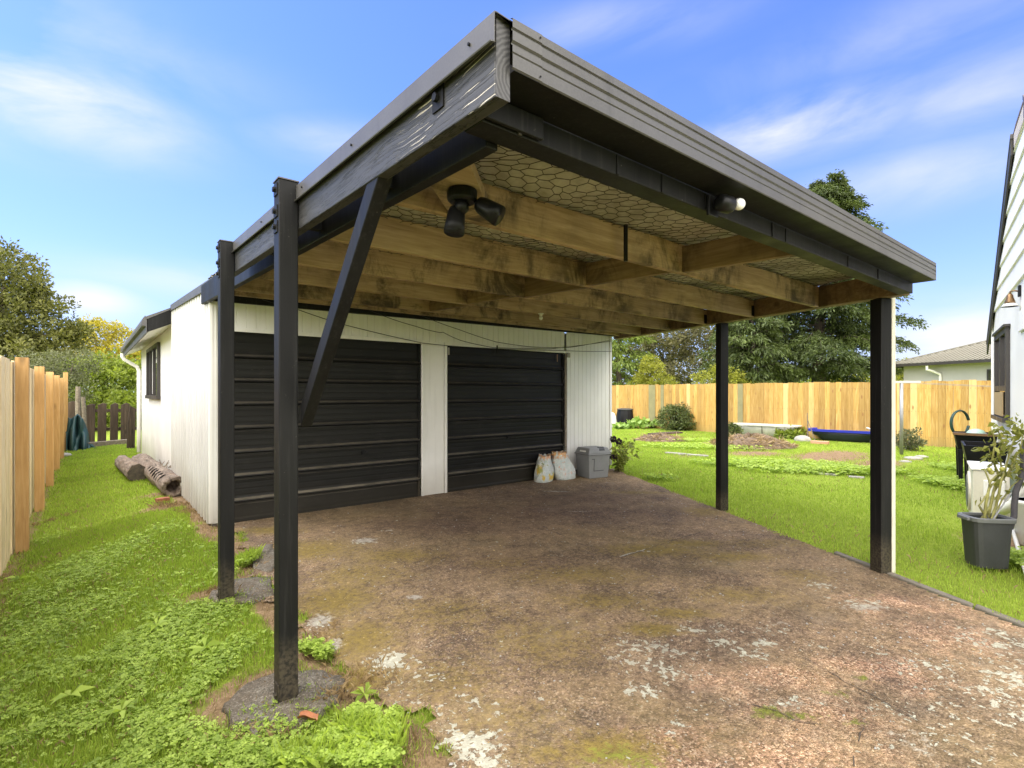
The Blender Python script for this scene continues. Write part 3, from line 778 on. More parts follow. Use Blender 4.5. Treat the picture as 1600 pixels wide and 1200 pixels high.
# mowing strip along the right edge
mb = MB()
y0 = -1.2
while y0 < 1.7:
    L = random.uniform(.55, 1.1); y1 = min(y0 + L, 1.9)
    for (ya, yb) in ((y0, y1 - .012),):
        w0, w1 = .065, .15 + random.uniform(-.015, .01)
        zz = [float(gz(xr(t), t)) + .002 + random.uniform(-.005, .005) for t in (ya, yb)]
        mb.prism([(xr(ya)+w0, ya, zz[0]-.1), (xr(ya)+w1, ya, zz[0]-.1), (xr(ya)+w1, ya, zz[0]+.01), (xr(ya)+w0, ya, zz[0]+.01)], (xr(yb)-xr(ya), yb-ya, zz[1]-zz[0]))
    y0 = y1
tagp(part('edging_strip', mb, m_simple('brown_grey_edging', (.17,.15,.12), .9, .35, 14, bumpk=.4), bevel=.012), kind='structure')

# rough concrete pads around the left posts
def pad(name, poly, dz):
    P = [G(*p) for p in poly]
    c = sum(P, Vector())/len(P); mb = MB(); ring = []
    n = len(P); fine = []
    for i in range(n):
        for k in range(5):
            q = P[i].lerp(P[(i+1) % n], k/5) + Vector((random.uniform(-1,1), random.uniform(-1,1), 0))*.012
            fine.append(q)
    rings = []
    for f in (1.0, .93, .6, .25):
        rings.append([Vector((c.x + (q.x-c.x)*f, c.y + (q.y-c.y)*f, float(gz(q.x, q.y)) + (dz if f < 1 else -.03) + (random.uniform(-.006,.006) if f<1 else 0))) for q in fine])
    mb.loft(rings)
    tagp(part(name, mb, M['pad'], smooth=True), kind='structure')
pad('footing', [(345,1105),(385,1072),(440,1052),(500,1050),(545,1062),(530,1098),(470,1140),(400,1160),(360,1140)], .022)
pad('footing', [(322,935),(338,918),(372,905),(425,903),(430,930),(395,942),(350,948)], .02)
pad('footing', [(392,862),(425,850),(440,880),(420,897),(396,890)], .012)

# hills far off
mb = MB()
def hill(px0, px1, d, h0, seed):
    n = 40; pts = []
    rr = random.Random(seed)
    for i in range(n+1):
        px = px0 + (px1-px0)*i/n; p = at(px, HY, d)
        h = h0*(.55 + .45*sin(i/n*pi*2.3 + seed) * sin(i/n*pi)) + rr.uniform(-.02,.02)*h0
        pts.append((p, max(h, h0*.15)))
    for (p, h), (q, k) in zip(pts[:-1], pts[1:]):
        e = Vector((p.x, p.y, 0)).normalized()*160; f = Vector((q.x, q.y, 0)).normalized()*160
        mb.add([(p.x,p.y,-2),(q.x,q.y,-2),(q.x+f.x,q.y+f.y,k),(p.x+e.x,p.y+e.y,h)], [(0,1,2,3)])
hill(-500, 2300, 520, 34, 1.2)
m, nt, b, o = newmat('hazy_hill'); n_ = noise(nt, coords(nt, (1,1,1), False), .03, 6, .6)
put(nt, b.inputs['Base Color'], ramp(nt, n_, [(.35, (.14,.20,.16)), (.65, (.28,.33,.27))])); b.inputs['Roughness'].default_value = 1
tagp(part('hills', mb, m, smooth=True), kind='structure')

# ================================================================== CARPORT
VS = Vector((.4457, .8952, 0)); WS = Vector((.8952, -.4457, 0))        # along / outward of the splayed right side
def zr(y): return 2.290 + .0395*y                                       # underside of rafters
cp = thing('carport', 'black timber carport with exposed rafters and grey metal fascia over the brown driveway', 'carport', (.745, 2.69, .08))
P = lambda n, mb, mat, **k: part(n, mb, mat, cp, **k)

def post_left(y0, ztop, zb):
    mb = MB(); mb.box((.706, y0, zb), (.796, y0+.09, ztop)); p = part('post', mb, M['black'], cp, bevel=.005)
    mb = MB(); mb.box((.702, y0-.004, ztop), (.80, y0+.094, ztop+.006)); part('post_cap', mb, M['metal'], p)
    for k, dz in enumerate((.045, .15, .225)):
        mb = MB(); z = ztop - dz
        mb.box((.700, y0+.018, z-.028), (.7055, y0+.072, z+.028))
        mb.tube([(.700, y0+.045, z), (.688, y0+.045, z)], .013, 6); part('bolt_plate', mb, M['black'], p)
    mb = MB(); mb.box((.699, y0-.006, zb), (.7055, y0+.05, zb+.11)); mb.tube([(.699,y0+.02,zb+.06),(.688,y0+.02,zb+.06)], .011, 6)
    part('base_bracket', mb, M['black'], p)
post_left(2.645, 2.605, .07); post_left(4.085, 2.632, .115)
mb = MB()   # second outer post face board gives the stepped face of the near post
def post_right(y0, ztop):
    x0 = xr(y0) + .005; zb = float(gz(x0+.05, y0)) - .02
    c = Vector((x0, y0, 0)) + (VS + WS)*.0525
    mb = MB(); mb.obox((c.x, c.y, (zb+ztop)/2), VS*.0525, WS*.0525, (0,0,(ztop-zb)/2))
    return part('post', mb, M['black'], cp, bevel=.005), c, zb
pr1, c1, zb1 = post_right(1.412, zr(1.45) - .005)
pr2, c2, zb2 = post_right(3.327, zr(3.37) - .005)
# outer left fascia beam, with end grain
def sloped_box(x0, x1, y0, y1, z0f, h, cut=0):
    mb = MB()
    mb.add([(x0,y0,z0f(y0)),(x1,y0,z0f(y0)),(x1,y1,z0f(y1)),(x0,y1,z0f(y1)),(x0,y0,z0f(y0)+h),(x1,y0,z0f(y0)+h),(x1,y1,z0f(y1)+h),(x0,y1,z0f(y1)+h)],
           [(3,2,1,0),(4,5,6,7),(0,1,5,4),(1,2,6,5),(2,3,7,6),(3,0,4,7)])
    return mb
zo = lambda y: 2.298 - .005 + .033*y
ob = P('outer_beam', sloped_box(.799, .845, 1.056, 4.30, zo, .205), M['weathered'], bevel=.004)
part('end_grain', sloped_box(.800, .844, 1.053, 1.0555, zo, .204), M['endgrain'], ob)
mb = MB(); zz = zo(1.33)+.105
mb.box((.7935, 1.30, zz-.035), (.7985, 1.36, zz+.035)); mb.tube([(.7935,1.33,zz),(.781,1.33,zz)], .013, 6); part('bolt_plate', mb, M['black'], ob)
zi = lambda y: 2.270 + .0385*y
P('inner_beam', sloped_box(.93, .975, 1.275, 6.43, zi, .20), M['black'], bevel=.004)
for yy in (1.9, 2.7, 3.45):
    mb = MB(); mb.box((.846, yy, zo(yy)+.03), (.929, yy+.045, zo(yy)+.16)); P('packer', mb, M['black'])
# brace
mb = MB(); mb.bar((.822, 2.66, 1.50), (.822, 1.80, 2.385), .045, .085, (1,0,0)); mb2 = MB()
a, bb = Vector((.822, 2.64, 1.46)), Vector((.822, 1.79, 2.375)); d = (bb-a).normalized(); n_ = Vector((0, d.z, -d.y))
mb = MB(); mb.prism([a + Vector((-.018,.0,-.05)), a + Vector((-.018,.0,.058)), bb + Vector((-.018,.045,.005)), bb + Vector((-.018,-.062,.005))], (.055, 0, 0))
P('brace', mb, M['black'], bevel=.004)
# front beam: main and its left end plate
mb = MB()
mb.prism([(.8465,1.18,2.331),(.8465,1.27,2.334),(.8465,1.27,2.53),(.8465,1.18,2.53)], (4.85+.02-.8465,0,0))
fb = P('front_beam', mb, M['black'], bevel=.004)
for px in (812, 965, 1035, 1103, 1207, 1228, 1325, 1372):
    r = (px-800)/FPX; x = 1.178*(SY + r*CY)/(CY - r*SY)
    mb = MB(); mb.box((x-.006, 1.174, 2.333), (x+.006, 1.1795, 2.400)); part('joint_strip', mb, M['metal'] if px == 812 else M['black'], fb)
mb = MB(); mb.box((.8475, 1.160, 2.336), (1.06, 1.1735, 2.40)); part('end_plate', mb, M['black'], fb, bevel=.003)
# side beam along the splay
Y0, Y1 = 1.275, 6.17
mb = MB()
def side(y, o): q = Vector((xr(y), y, 0)) + WS*o; return q
q0, q1, q2, q3 = side(Y0, .0), side(Y0, .105), side(Y1, .105), side(Y1, .0)
for q in (q0,q1,q2,q3): q.y = q.y
vs = [(q.x, q.y, zr(q.y)) for q in (q0,q1,q2,q3)] + [(q.x, q.y, zr(q.y)+.19) for q in (q0,q1,q2,q3)]
mb.add(vs, [(3,2,1,0),(4,5,6,7),(0,1,5,4),(1,2,6,5),(2,3,7,6),(3,0,4,7)])
P('side_beam', mb, M['sidebeam'], bevel=.004)
mb = MB(); g0, g1 = side(1.36, .107), side(6.3, .107); g2, g3 = side(6.3, .122), side(1.36, .122)
vs = [(q.x, q.y, zr(q.y)+.003) for q in (g0,g1,g2,g3)] + [(q.x, q.y, zr(q.y)+.215) for q in (g0,g1,g2,g3)]
mb.add(vs, [(3,2,1,0),(4,5,6,7),(0,1,5,4),(1,2,6,5),(2,3,7,6),(3,0,4,7)])
P('side_fascia', mb, M['metal'])
# rafters and blocking
RY = [1.98, 2.78, 3.58, 4.37, 5.20, 5.92]
RAISE = {5.92: .045}
for y in RY:
    mb = MB(); mb.box((.976, y, zr(y)+RAISE.get(y,0)), (xr(y)-.006, y+.045, zr(y)+.188))
    rf = P('rafter', mb, M['rafter'], bevel=.003)
    x1 = xr(y)-.007
    mb = MB(); mb.box((x1-.06, y-.0025, zr(y)+.01), (x1, y-.0005, zr(y)+.12)) ; 
    if y in (2.78, 3.58): part('hanger', mb, M['black'], rf)
edges = [1.27] + RY
rx = [3.04, 2.98, 3.04, 2.95, 3.0]
for k in range(len(edges)-2):
    ya, yb = edges[k] + (.001 if k == 0 else .046), edges[k+1] - .001
    for x in [rx[k]]:
        h0 = .004
        P('blocking', sloped_box(x, x+.045, ya, yb, lambda y: zr(y)+h0, .17), M['sidebeam'], bevel=.003)
# flat mounting block under which the floodlight hangs
mb = MB(); zc = zr(1.75) + .006
mb.prism([(.977,1.451,zc),(1.503,1.977,zc),(1.245,1.977,zc),(.977,1.709,zc)], (0,0,.045)); P('corner_board', mb, M['rafter'], bevel=.003)
mb = MB(); mb.tube([(2.40, 1.93, zr(1.6)+.19), (2.40, 1.93, zr(1.6)-.02)], .013, 6)
P('conduit', mb, M['black'])
# ledger at the garage wall
mb = MB(); mb.prism([(.98,6.13,2.525),(7.35,6.13,2.585),(7.35,6.13,2.79),(.98,6.13,2.79)], (0,.045,0)); P('ledger', mb, M['black'])
# wire netting and sagging paper
def ceil_z(x, y): return zr(y) + .196
def paper(u, v):
    y = 1.275 + v*(6.15-1.275); x = .95 + u*(xr(y) + .02 - .95)
    k = .010*sin(x*43 + 3*sin(y*7))*sin(y*49 + 2*sin(x*5)) + .008*sin(x*9.0 + y*4)
    return (x, y, ceil_z(x, y) + .012 + k)
mb = MB(); mb.grid(paper, 170, 150); P('ceiling_paper', mb, M['paper'], smooth=True)
mb = MB(); a = .043; segs = []
nyc = int(4.9/(a*1.5)); 
Vn, Fn = [], []
def wob2(x, y): return (x + .026*sin(7*y + 3*x) + .013*sin(23*y+x) + .008*sin(41*x), y + .026*sin(6*x + y) + .014*sin(19*x + 2*y) + .008*sin(37*y))
for j in range(nyc + 1):
    y = 1.29 + j*a*1.5
    nxc = int((xr(y) - .96)/(a*1.9))
    for i in range(nxc + 1):
        x = .97 + (i + (j % 2)*.5)*a*1.9
        p0 = (x, y - a*.5); p1 = (x, y + a*.5); p2 = (x + a*.95, y + a); p3 = (x - a*.95, y + a)
        for (s_, e_) in ((p0, p1), (p1, p2), (p1, p3)):
            s2, e2 = wob2(*s_), wob2(*e_)
            if s2[0] > xr(s2[1]) or e2[0] > xr(e2[1]) or e2[1] > 6.12 or s2[1] < 1.27: continue
            segs.append((s2, e2))
segs = np.array(segs); S_, E_ = segs[:,0], segs[:,1]
def cz(xy): return zr(xy[:,1]) + .186 + .010*np.sin(xy[:,0]*9 + xy[:,1]*4) - .012*np.abs(np.sin(xy[:,0]*5)*np.sin(xy[:,1]*6))
S3 = np.c_[S_, cz(S_)]; E3 = np.c_[E_, cz(E_)]
d = E3 - S3; d /= np.linalg.norm(d, axis=1, keepdims=True)
sd = np.c_[-d[:,1], d[:,0], np.zeros(len(d))]; up = np.cross(d, sd); r_ = .0020
ring = [sd*r_*cos(t) + up*r_*sin(t) for t in (0, 2*pi/3, 4*pi/3)]
n = len(S3); VV = np.concatenate([S3 + q for q in ring] + [E3 + q for q in ring])
FF = np.concatenate([np.stack([np.arange(n)+k*n, np.arange(n)+((k+1)%3)*n, np.arange(n)+(3+(k+1)%3)*n, np.arange(n)+(3+k)*n], -1) for k in range(3)])
npmesh('wire_netting', VV, FF, M['wire'], cp)
# roof sheet
mb = MB(); rz = lambda y: zr(y) + .225
prof = []
mb.add([(.90,1.14,rz(1.14)),(xr(1.14)+.1,1.14,rz(1.1)),(xr(6.2)+.12,6.25,rz(6.25)),(.98,6.25,rz(6.25)),(.97,4.3,rz(4.3)),(.90,4.3,rz(4.3))], [(0,1,2,3,4,5)])
mb.add([(.90,1.14,rz(1.14)+.02),(xr(1.14)+.1,1.14,rz(1.1)+.02),(xr(6.2)+.12,6.25,rz(6.25)+.02),(.98,6.25,rz(6.25)+.02),(.97,4.3,rz(4.3)+.02),(.90,4.3,rz(4.3)+.02)], [(5,4,3,2,1,0)])
mb.add([(1.0,6.25,rz(6.25)),(7.4,6.25,rz(6.25)),(7.4,9.4,rz(9.4)),(1.0,9.4,rz(9.4))], [(0,1,2,3)])
mb.add([(1.0,6.25,rz(6.25)+.02),(7.4,6.25,rz(6.25)+.02),(7.4,9.4,rz(9.4)+.02),(1.0,9.4,rz(9.4)+.02)], [(3,2,1,0)])
P('roof_sheet', mb, M['metal'])
# left barge flashing (outer), folded strip
def flash(x, y0, y1, zt0, zt1, h, back):
    mb = MB()
    prof = lambda z: [(x-.012, z-h-.004), (x, z-h), (x, z-.002), (x+.006, z), (x+back, z-.004), (x+back, z-.02)]
    mb.loft([[Vector((px_, y, pz)) for px_, pz in prof(z)] + [Vector((px_+.002, y, pz-.003)) for px_, pz in prof(z)[::-1]] for y, z in ((y0, zt0), (y1, zt1))])
    return mb
fl = P('barge_flashing', flash(.785, 1.042, 4.30, 2.533, 2.645, .075, .075), M['metal'])
P('barge_flashing', flash(.958, 4.19, 9.42, 2.648, 2.905, .095, .09), M['metal'])
for y in (1.15, 1.95, 2.55, 3.3):
    mb = MB(); z = 2.533 + (y-1.042)*.0344 - .035; mb.tube([(.784,y,z),(.779,y,z)], .0045, 6); part('screw', mb, M['black'], fl)
# front fascia / gutter with pressed ribs
yf = 1.034; zb_, zt_ = 2.403, 2.530
prof = [(yf+.010, zt_+.004), (yf, zt_), (yf, zt_-.022), (yf+.005, zt_-.025), (yf+.005, zt_-.029), (yf, zt_-.032), (yf, zt_-.055), (yf+.006, zt_-.060), (yf+.006, zt_-.064), (yf+.0005, zt_-.068),
        (yf+.0005, zt_-.084), (yf+.004, zt_-.087), (yf, zt_-.090), (yf, zb_+.003), (yf+.004, zb_)]
xa, xm, xb = .836, .935, 4.846
mb = MB(); mb.sweep([(xm, y, z) for y, z in prof], (xb-xm, 0, 0))
ff = P('front_fascia', mb, M['metal'])
md = ff.modifiers.new('solid', 'SOLIDIFY'); md.thickness = .0015
mb = MB(); mb.add([(.8465,yf+.005,zb_+.001),(xb,yf+.005,zb_+.001),(xb,1.1785,zb_+.003),(.8465,1.1785,zb_+.003)], [(0,1,2,3)]); part('soffit', mb, M['black'], cp)
mb = MB(); mb.sweep([(xa, y-.0022, z) for y, z in prof], (xm+.003-xa, 0, 0)); q = part('joiner', mb, M['metal'], ff)
mb = MB(); mb.add([(xb, yf, zb_), (xb, yf, zt_), (xb, 1.178, zt_), (xb, 1.178, zb_)], [(0,1,2,3)]); part('stop_end', mb, M['metal'], ff)
for z in (zt_-.012, zb_+.012):
    mb = MB(); mb.tube([(xm-.006, yf-.004, z), (xm-.006, yf-.006, z)], .0028, 6); part('rivet', mb, M['black'], ff)
# white downpipe beside the near right post
pc = c1 + WS*.092 - VS*.005
mb = MB(); mb.tube([(pc.x, pc.y, zb1-.02), (pc.x, pc.y, 2.395)], .0335, 14); P('downpipe', mb, M['cream'], smooth=False)

# ================================================================== GARAGE
ga = thing('garage', 'white boarded double garage with ribbed metal side wall behind the carport', 'garage', (1.0, 6.2, .19))
Q = lambda n, mb, mat, **k: part(n, mb, mat, ga, **k)
GYf = 6.2
def boards(x0, x1, z0, z1, name, pitch=.098):
    mb = MB(); pts = []; x = x0
    while x < x1 - .01:
        e = min(x + pitch, x1)
        pts += [(x, GYf), (e-.008, GYf), (e-.004, GYf+.007)]
        x = e
    pts.append((x1, GYf)); 
    n = len(pts)
    mb.add([(a,b_,z0) for a,b_ in pts] + [(a,b_,z1) for a,b_ in pts], [(i, i+1, n+i+1, n+i) for i in range(n-1)])
    return Q(name, mb, M['whitewall'])
ZB = .19
boards(1.0, 1.13, ZB+.02, 2.80, 'wall'); boards(1.13, 6.126, 2.262, 2.80, 'wall'); boards(6.17, 7.30, ZB+.085, 2.80, 'wall')
boards(3.49, 3.806, ZB-.0, 2.262, 'wall', .4)
mb = MB(); mb.box((1.0, 6.235, ZB-.1), (7.3, 6.3, ZB+.085)); Q('plinth', mb, M['concrete'])
def trim(x0, x1, z0, z1, mat=None, y=.018):
    mb = MB(); mb.box((x0, GYf-y, z0), (x1, GYf-.002, z1)); return Q('door_trim', mb, mat or M['whitewall'], bevel=.003)
trim(3.447, 3.488, ZB-.02, 2.225); trim(3.808, 3.848, ZB-.02, 2.225); trim(1.09, 1.13, ZB, 2.225)
trim(1.09, 3.488, 2.228, 2.272); trim(3.808, 6.17, 2.228, 2.272)
trim(6.126, 6.170, ZB, 2.225, M['greywood'], .02)
trim(.985, 1.035, ZB+.07, 2.60, None, .02)
trim(6.172, 6.235, 2.16, 2.235, M['concrete_pale'], .03); trim(3.862,3.89,2.10,2.2,M['concrete_pale'],.012)
trim(7.255, 7.305, ZB+.085, 2.79, None, .016)
def gdoor(x0, x1, hx, hz, ribs):
    yd = GYf + .03; prof = []
    z = 2.27; prof.append((yd, z))
    for rz_ in ribs:
        n = 3; z0 = prof[-1][1]; gap = z0 - (rz_ + .035)
        for k in range(n):
            za = z0 - gap*(k+.55)/n
            prof += [(yd+.001, za+.014), (yd+.003, za+.008), (yd+.003, za-.004), (yd+.001, za-.010)]
        prof += [(yd-.002, rz_+.040), (yd-.026, rz_+.018), (yd-.028, rz_+.006), (yd-.012, rz_-.002), (yd+.006, rz_-.010), (yd+.006, rz_-.026), (yd, rz_-.034)]
    prof += [(yd, ZB+.05), (yd-.012, ZB+.03), (yd-.012, ZB-.01)]
    mb = MB(); mb.sweep([(x0, y, z) for y, z in prof], (x1-x0, 0, 0))
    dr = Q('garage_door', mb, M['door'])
    mb = MB(); mb.tube([(hx, yd-.002, hz), (hx, yd-.04, hz)], .016, 8); mb.bar((hx-.035, yd-.038, hz), (hx+.035, yd-.038, hz), .014, .02); mb.box((hx-.03, yd-.006, hz-.03), (hx+.03, yd, hz+.03))
    part('handle', mb, M['black'], dr)
    for xx in (x0+.004, x1-.034):
        mb = MB(); mb.box((xx, yd-.016, ZB), (xx+.03, yd-.002, 2.26)); part('side_rail', mb, M['black'], dr)
    return dr
ribs = [1.952, 1.694, 1.443, 1.186, .928, .670, .405]
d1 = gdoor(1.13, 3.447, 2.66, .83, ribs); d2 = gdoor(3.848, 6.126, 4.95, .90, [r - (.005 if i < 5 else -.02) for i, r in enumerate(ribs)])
mb = MB(); mb.box((4.70, GYf-.03, 2.16), (4.715, GYf-.0185, 2.275)); part('latch', mb, M['black'], d2)
mb = MB(); mb.box((5.95, GYf-.012, 2.08), (5.962, GYf-.0, 2.2)); part('latch', mb, M['bronze'], d2)
# ribbed metal side wall
mb = MB(); y = 6.215; pts = []
pit = .19
while y < 9.42:
    pts += [(1.025, y), (1.025, y+pit*.26), (.966, y+pit*.38), (.966, y+pit*.76), (1.025, y+pit*.88)]
    y += pit
pts = [(x, min(y_, 9.43)) for x, y_ in pts]
n = len(pts); zt = lambda y: 2.655 + .049*(y-4.5)
mb.add([(x, y_, float(gz(1.0, y_)) + .01) for x, y_ in pts] + [(x, y_, zt(y_)-.01) for x, y_ in pts], [(i, i+1, n+i+1, n+i) for i in range(n-1)])
Q('ribbed_wall', mb, M['ribwall'])
mb = MB(); mb.box((.965, 6.17, ZB+.03), (1.0, 6.214, 2.51)); Q('corner_trim', mb, M['whitewall'], bevel=.004)
# rear gabled part
mb = MB(); mb.box((1.02, 9.43, .0), (7.28, 16.0, 2.68)); mb.box((1.03, 6.33, .0), (7.29, 9.42, 2.58))
mb.prism([(1.02,9.46,2.68),(7.28,9.46,2.68),(4.15,9.46,4.42)], (0, 6.5, 0)); Q('rear_wall', mb, M['whitewall'])
mb = MB(); xe = .655
pitch = .57
yn, yfz = 9.40, 16.0
mb.prism([(xe, yn, 2.655), (4.15, yn, 2.655+pitch*(4.15-xe)), (4.15, yn, 2.685+pitch*(4.15-xe)), (xe, yn, 2.685)], (0, yfz+.25-yn, 0))
mb.prism([(8.3-xe-.2, yn, 2.655), (4.15, yn, 2.655+pitch*(4.15-xe)), (4.15, yn, 2.685+pitch*(4.15-xe)), (8.3-xe-.2, yn, 2.685)], (0, yfz+.25-yn, 0))
Q('roof', mb, M['metal'])
mb = MB(); mb.prism([(xe+.01, yn-.02, 2.47), (1.06, yn-.02, 2.66), (1.06, yn-.02, 2.90), (xe+.01, yn-.02, 2.665)], (0, .02, 0)); Q('barge_board', mb, M['black'])
mb = MB(); mb.prism([(xe+.0, yn-.028, 2.655), (1.1, yn-.028, 2.908), (1.1, yn-.028, 2.93), (xe, yn-.028, 2.70)], (0, .035, 0)); Q('barge_cap', mb, M['metal'])
mb = MB(); mb.add([(xe+.02, yn, 2.47), (1.02, yn, 2.64), (1.02, yfz, 2.64), (xe+.02, yfz, 2.47)], [(0,1,2,3)]); Q('soffit', mb, M['soffit'])
mb = MB(); g = [(xe, 2.69), (xe-.012, 2.71), (xe-.04, 2.67), (xe-.055, 2.60), (xe-.05, 2.56), (xe, 2.55), (xe, 2.46), (xe+.02, 2.46), (xe+.02, 2.69)]
mb.prism([(x, yn-.02, z) for x, z in g], (0, yfz+.1-yn, 0)); Q('gutter', mb, M['metal'])
# window in the left wall
wy0, wy1, wz0, wz1 = 11.5, 13.9, 1.50, 2.50
mb = MB()
for (a_, b_) in (((1.02-.05, wy0, wz0), (1.02-.005, wy0+.07, wz1)), ((.97, wy1-.07, wz0), (1.015, wy1, wz1)), ((.97, wy0+.07, wz1-.07), (1.015, wy1-.07, wz1)), ((.95, wy0-.03, wz0-.05), (1.015, wy1+.03, wz0+.02)), ((.98, 12.45, wz0+.02), (1.013, 12.52, wz1-.07)), ((.98, 13.1, wz0+.02), (1.013, 13.16, wz1-.07))):
    mb.box(a_, b_)
wn = Q('window', mb, M['darkframe'])
mb = MB(); mb.box((1.004, wy0+.07, wz0+.02), (1.0135, wy1-.07, wz1-.07)); part('pane', mb, M['glass'], wn)
mb = MB(); mb.box((.997, 12.56, wz0+.05), (1.0035, 12.82, wz1-.1)); part('curtain', mb, M['whiteplastic'], wn)
# downpipe at the far corner
A0 = Vector((xe-.02, 15.9, 2.47))
mb = MB(); mb.tube([A0 + Vector((0,0,.06)), A0 + Vector((0,0,-.02)), A0 + Vector((.04,0,-.09)), (.93, 15.95, 2.21), (.965, 15.96, 2.12), (.965, 15.96, .08)], .042, 10)
Q('downpipe', mb, M['whitewall'], smooth=False)

# ================================================================== SMALL THINGS ON THE CARPORT
# twin floodlight hanging from its block
fx, fy = 1.125, 1.70; fz = zr(1.75) + .005
fl_ = thing('floodlight', 'black twin-head security floodlight hanging from the rafters near the front corner', 'floodlight', (fx, fy, fz))
mb = MB(); mb.lathe([(.070, 0), (.074, -.012), (.072, -.05), (.060, -.062), (.02, -.064)], (fx, fy, fz), 24); part('base', mb, M['blackplastic'], fl_, smooth=False, bevel=.003)
mb = MB(); mb.lathe([(.03, -.060), (.036, -.075), (.034, -.10), (.016, -.118), (.004, -.122)], (fx-.005, fy-.005, fz), 16); part('sensor', mb, M['blackplastic'], fl_, smooth=True)
def lamp_head(p, d):
    p = Vector(p); d = Vector(d).normalized(); mb = MB()
    mb.lathe([(.012, -.035), (.016, -.03), (.034, -.02), (.042, .0), (.048, .06), (.051, .105), (.049, .108), (.046, .10), (.004, .094)], p, 22, d)
    h = part('lamp_head', mb, M['blackplastic'], fl_, smooth=True)
    mb = MB(); mb.lathe([(.045, .0965), (.044, .099), (.003, .1005)], p, 20, d); part('lens', mb, M['rimgrey'], h, smooth=True)
rgt = Vector((CY, -SY, 0)); fwd = Vector((SY, CY, 0))
b0 = Vector((fx, fy, fz))
lamp_head(b0 - rgt*.028 - Vector((0,0,.105)) + fwd*.01, (-.10*rgt + Vector((0,0,-1)) - .15*fwd))
lamp_head(b0 + rgt*.095 - Vector((0,0,.075)), (rgt*.85 + Vector((0,0,-.60)) - .25*fwd))
fl_.scale = (.80, .80, .80)
# dome camera on the front beam
cx_, cz_ = 2.035, 2.352
ca = thing('security_camera', 'black security camera with shiny white dome fixed to the front beam', 'camera', (cx_, 1.173, cz_))
mb = MB(); mb.box((cx_-.062, 1.158, cz_-.045), (cx_+.01, 1.1725, cz_+.04)); part('mount', mb, M['blackplastic'], ca, bevel=.004)
mb = MB(); mb.lathe([(.022,-.055),(.032,-.048),(.035,-.025),(.035,.010),(.030,.022),(.01,.026)], (cx_-.005, 1.112, cz_-.004), 22, (1,-.15,0)); part('body', mb, M['blackplastic'], ca, smooth=True)
def sphere_prof(r, a0=-90, a1=90, n=10):
    return [(r*cos(radians(t)), r*sin(radians(t))) for t in np.linspace(a0, a1, n)]
mb = MB(); mb.lathe(sphere_prof(.024), (cx_+.046, 1.088, cz_+.002), 20); part('dome', mb, m_simple('glossy_white_dome', (.80,.80,.80), .12, .02, 3, spec=.8, bumpk=0), ca, smooth=True)
# batten lamp holder under a rafter
bl = at(845, 490, 5.86); bl.z = zr(4.39)
lb = thing('lamp_holder', 'small white bulb holder under the fourth rafter', 'lamp', bl)
mb = MB(); mb.lathe([(.045,0),(.045,-.012),(.028,-.02),(.024,-.045)], bl, 16); part('holder', mb, M['whiteplastic'], lb, smooth=True)
mb = MB(); mb.lathe([(.013,-.045),(.02,-.055),(.031,-.08),(.029,-.105),(.012,-.122),(.002,-.125)], bl, 14); part('bulb', mb, M['whiteplastic'], lb, smooth=True)
lb.scale = (.7, .7, .6)
# slack cables across the garage front
def on_y(px, py, Y):
    r = (px-800)/FPX; x = Y*(SY + r*CY)/(CY - r*SY); d = x*SY + Y*CY
    return Vector((x, Y, CAMH - (py-HY)/FPX*d))
def cable(name, lab, pix, Y, rad=.0045):
    mb = MB(); pts = [on_y(px, py, Y) for px, py in pix]; P_ = []
    for a, b_ in zip(pts[:-1], pts[1:]):
        for k in range(6): P_.append(a.lerp(b_, k/6) + Vector((0,0,-.006*sin(pi*k/6))))
    P_.append(pts[-1]); mb.tube(P_, rad, 5)
    loc = pts[0]; o = part(name, mb, M['cable'], None, loc=loc); tagp(o, lab, 'cable', 'cables slung across the garage front')
cable('slack_cable', 'thin black cable running lowest across the left garage door top', [(410,468),(466,484),(540,508),(660,536),(740,543),(884,548),(955,549)], 6.10)
cable('slack_cable', 'thin black cable drooping in the middle above the doors', [(545,470),(600,494),(650,510),(684,519),(692,519),(720,532),(770,543),(860,545),(955,533)], 6.04)
cable('slack_cable', 'thin black cable running highest above the doors from the rafters', [(612,478),(660,494),(720,516),(774,534),(830,542),(890,543),(955,531)], 6.07)

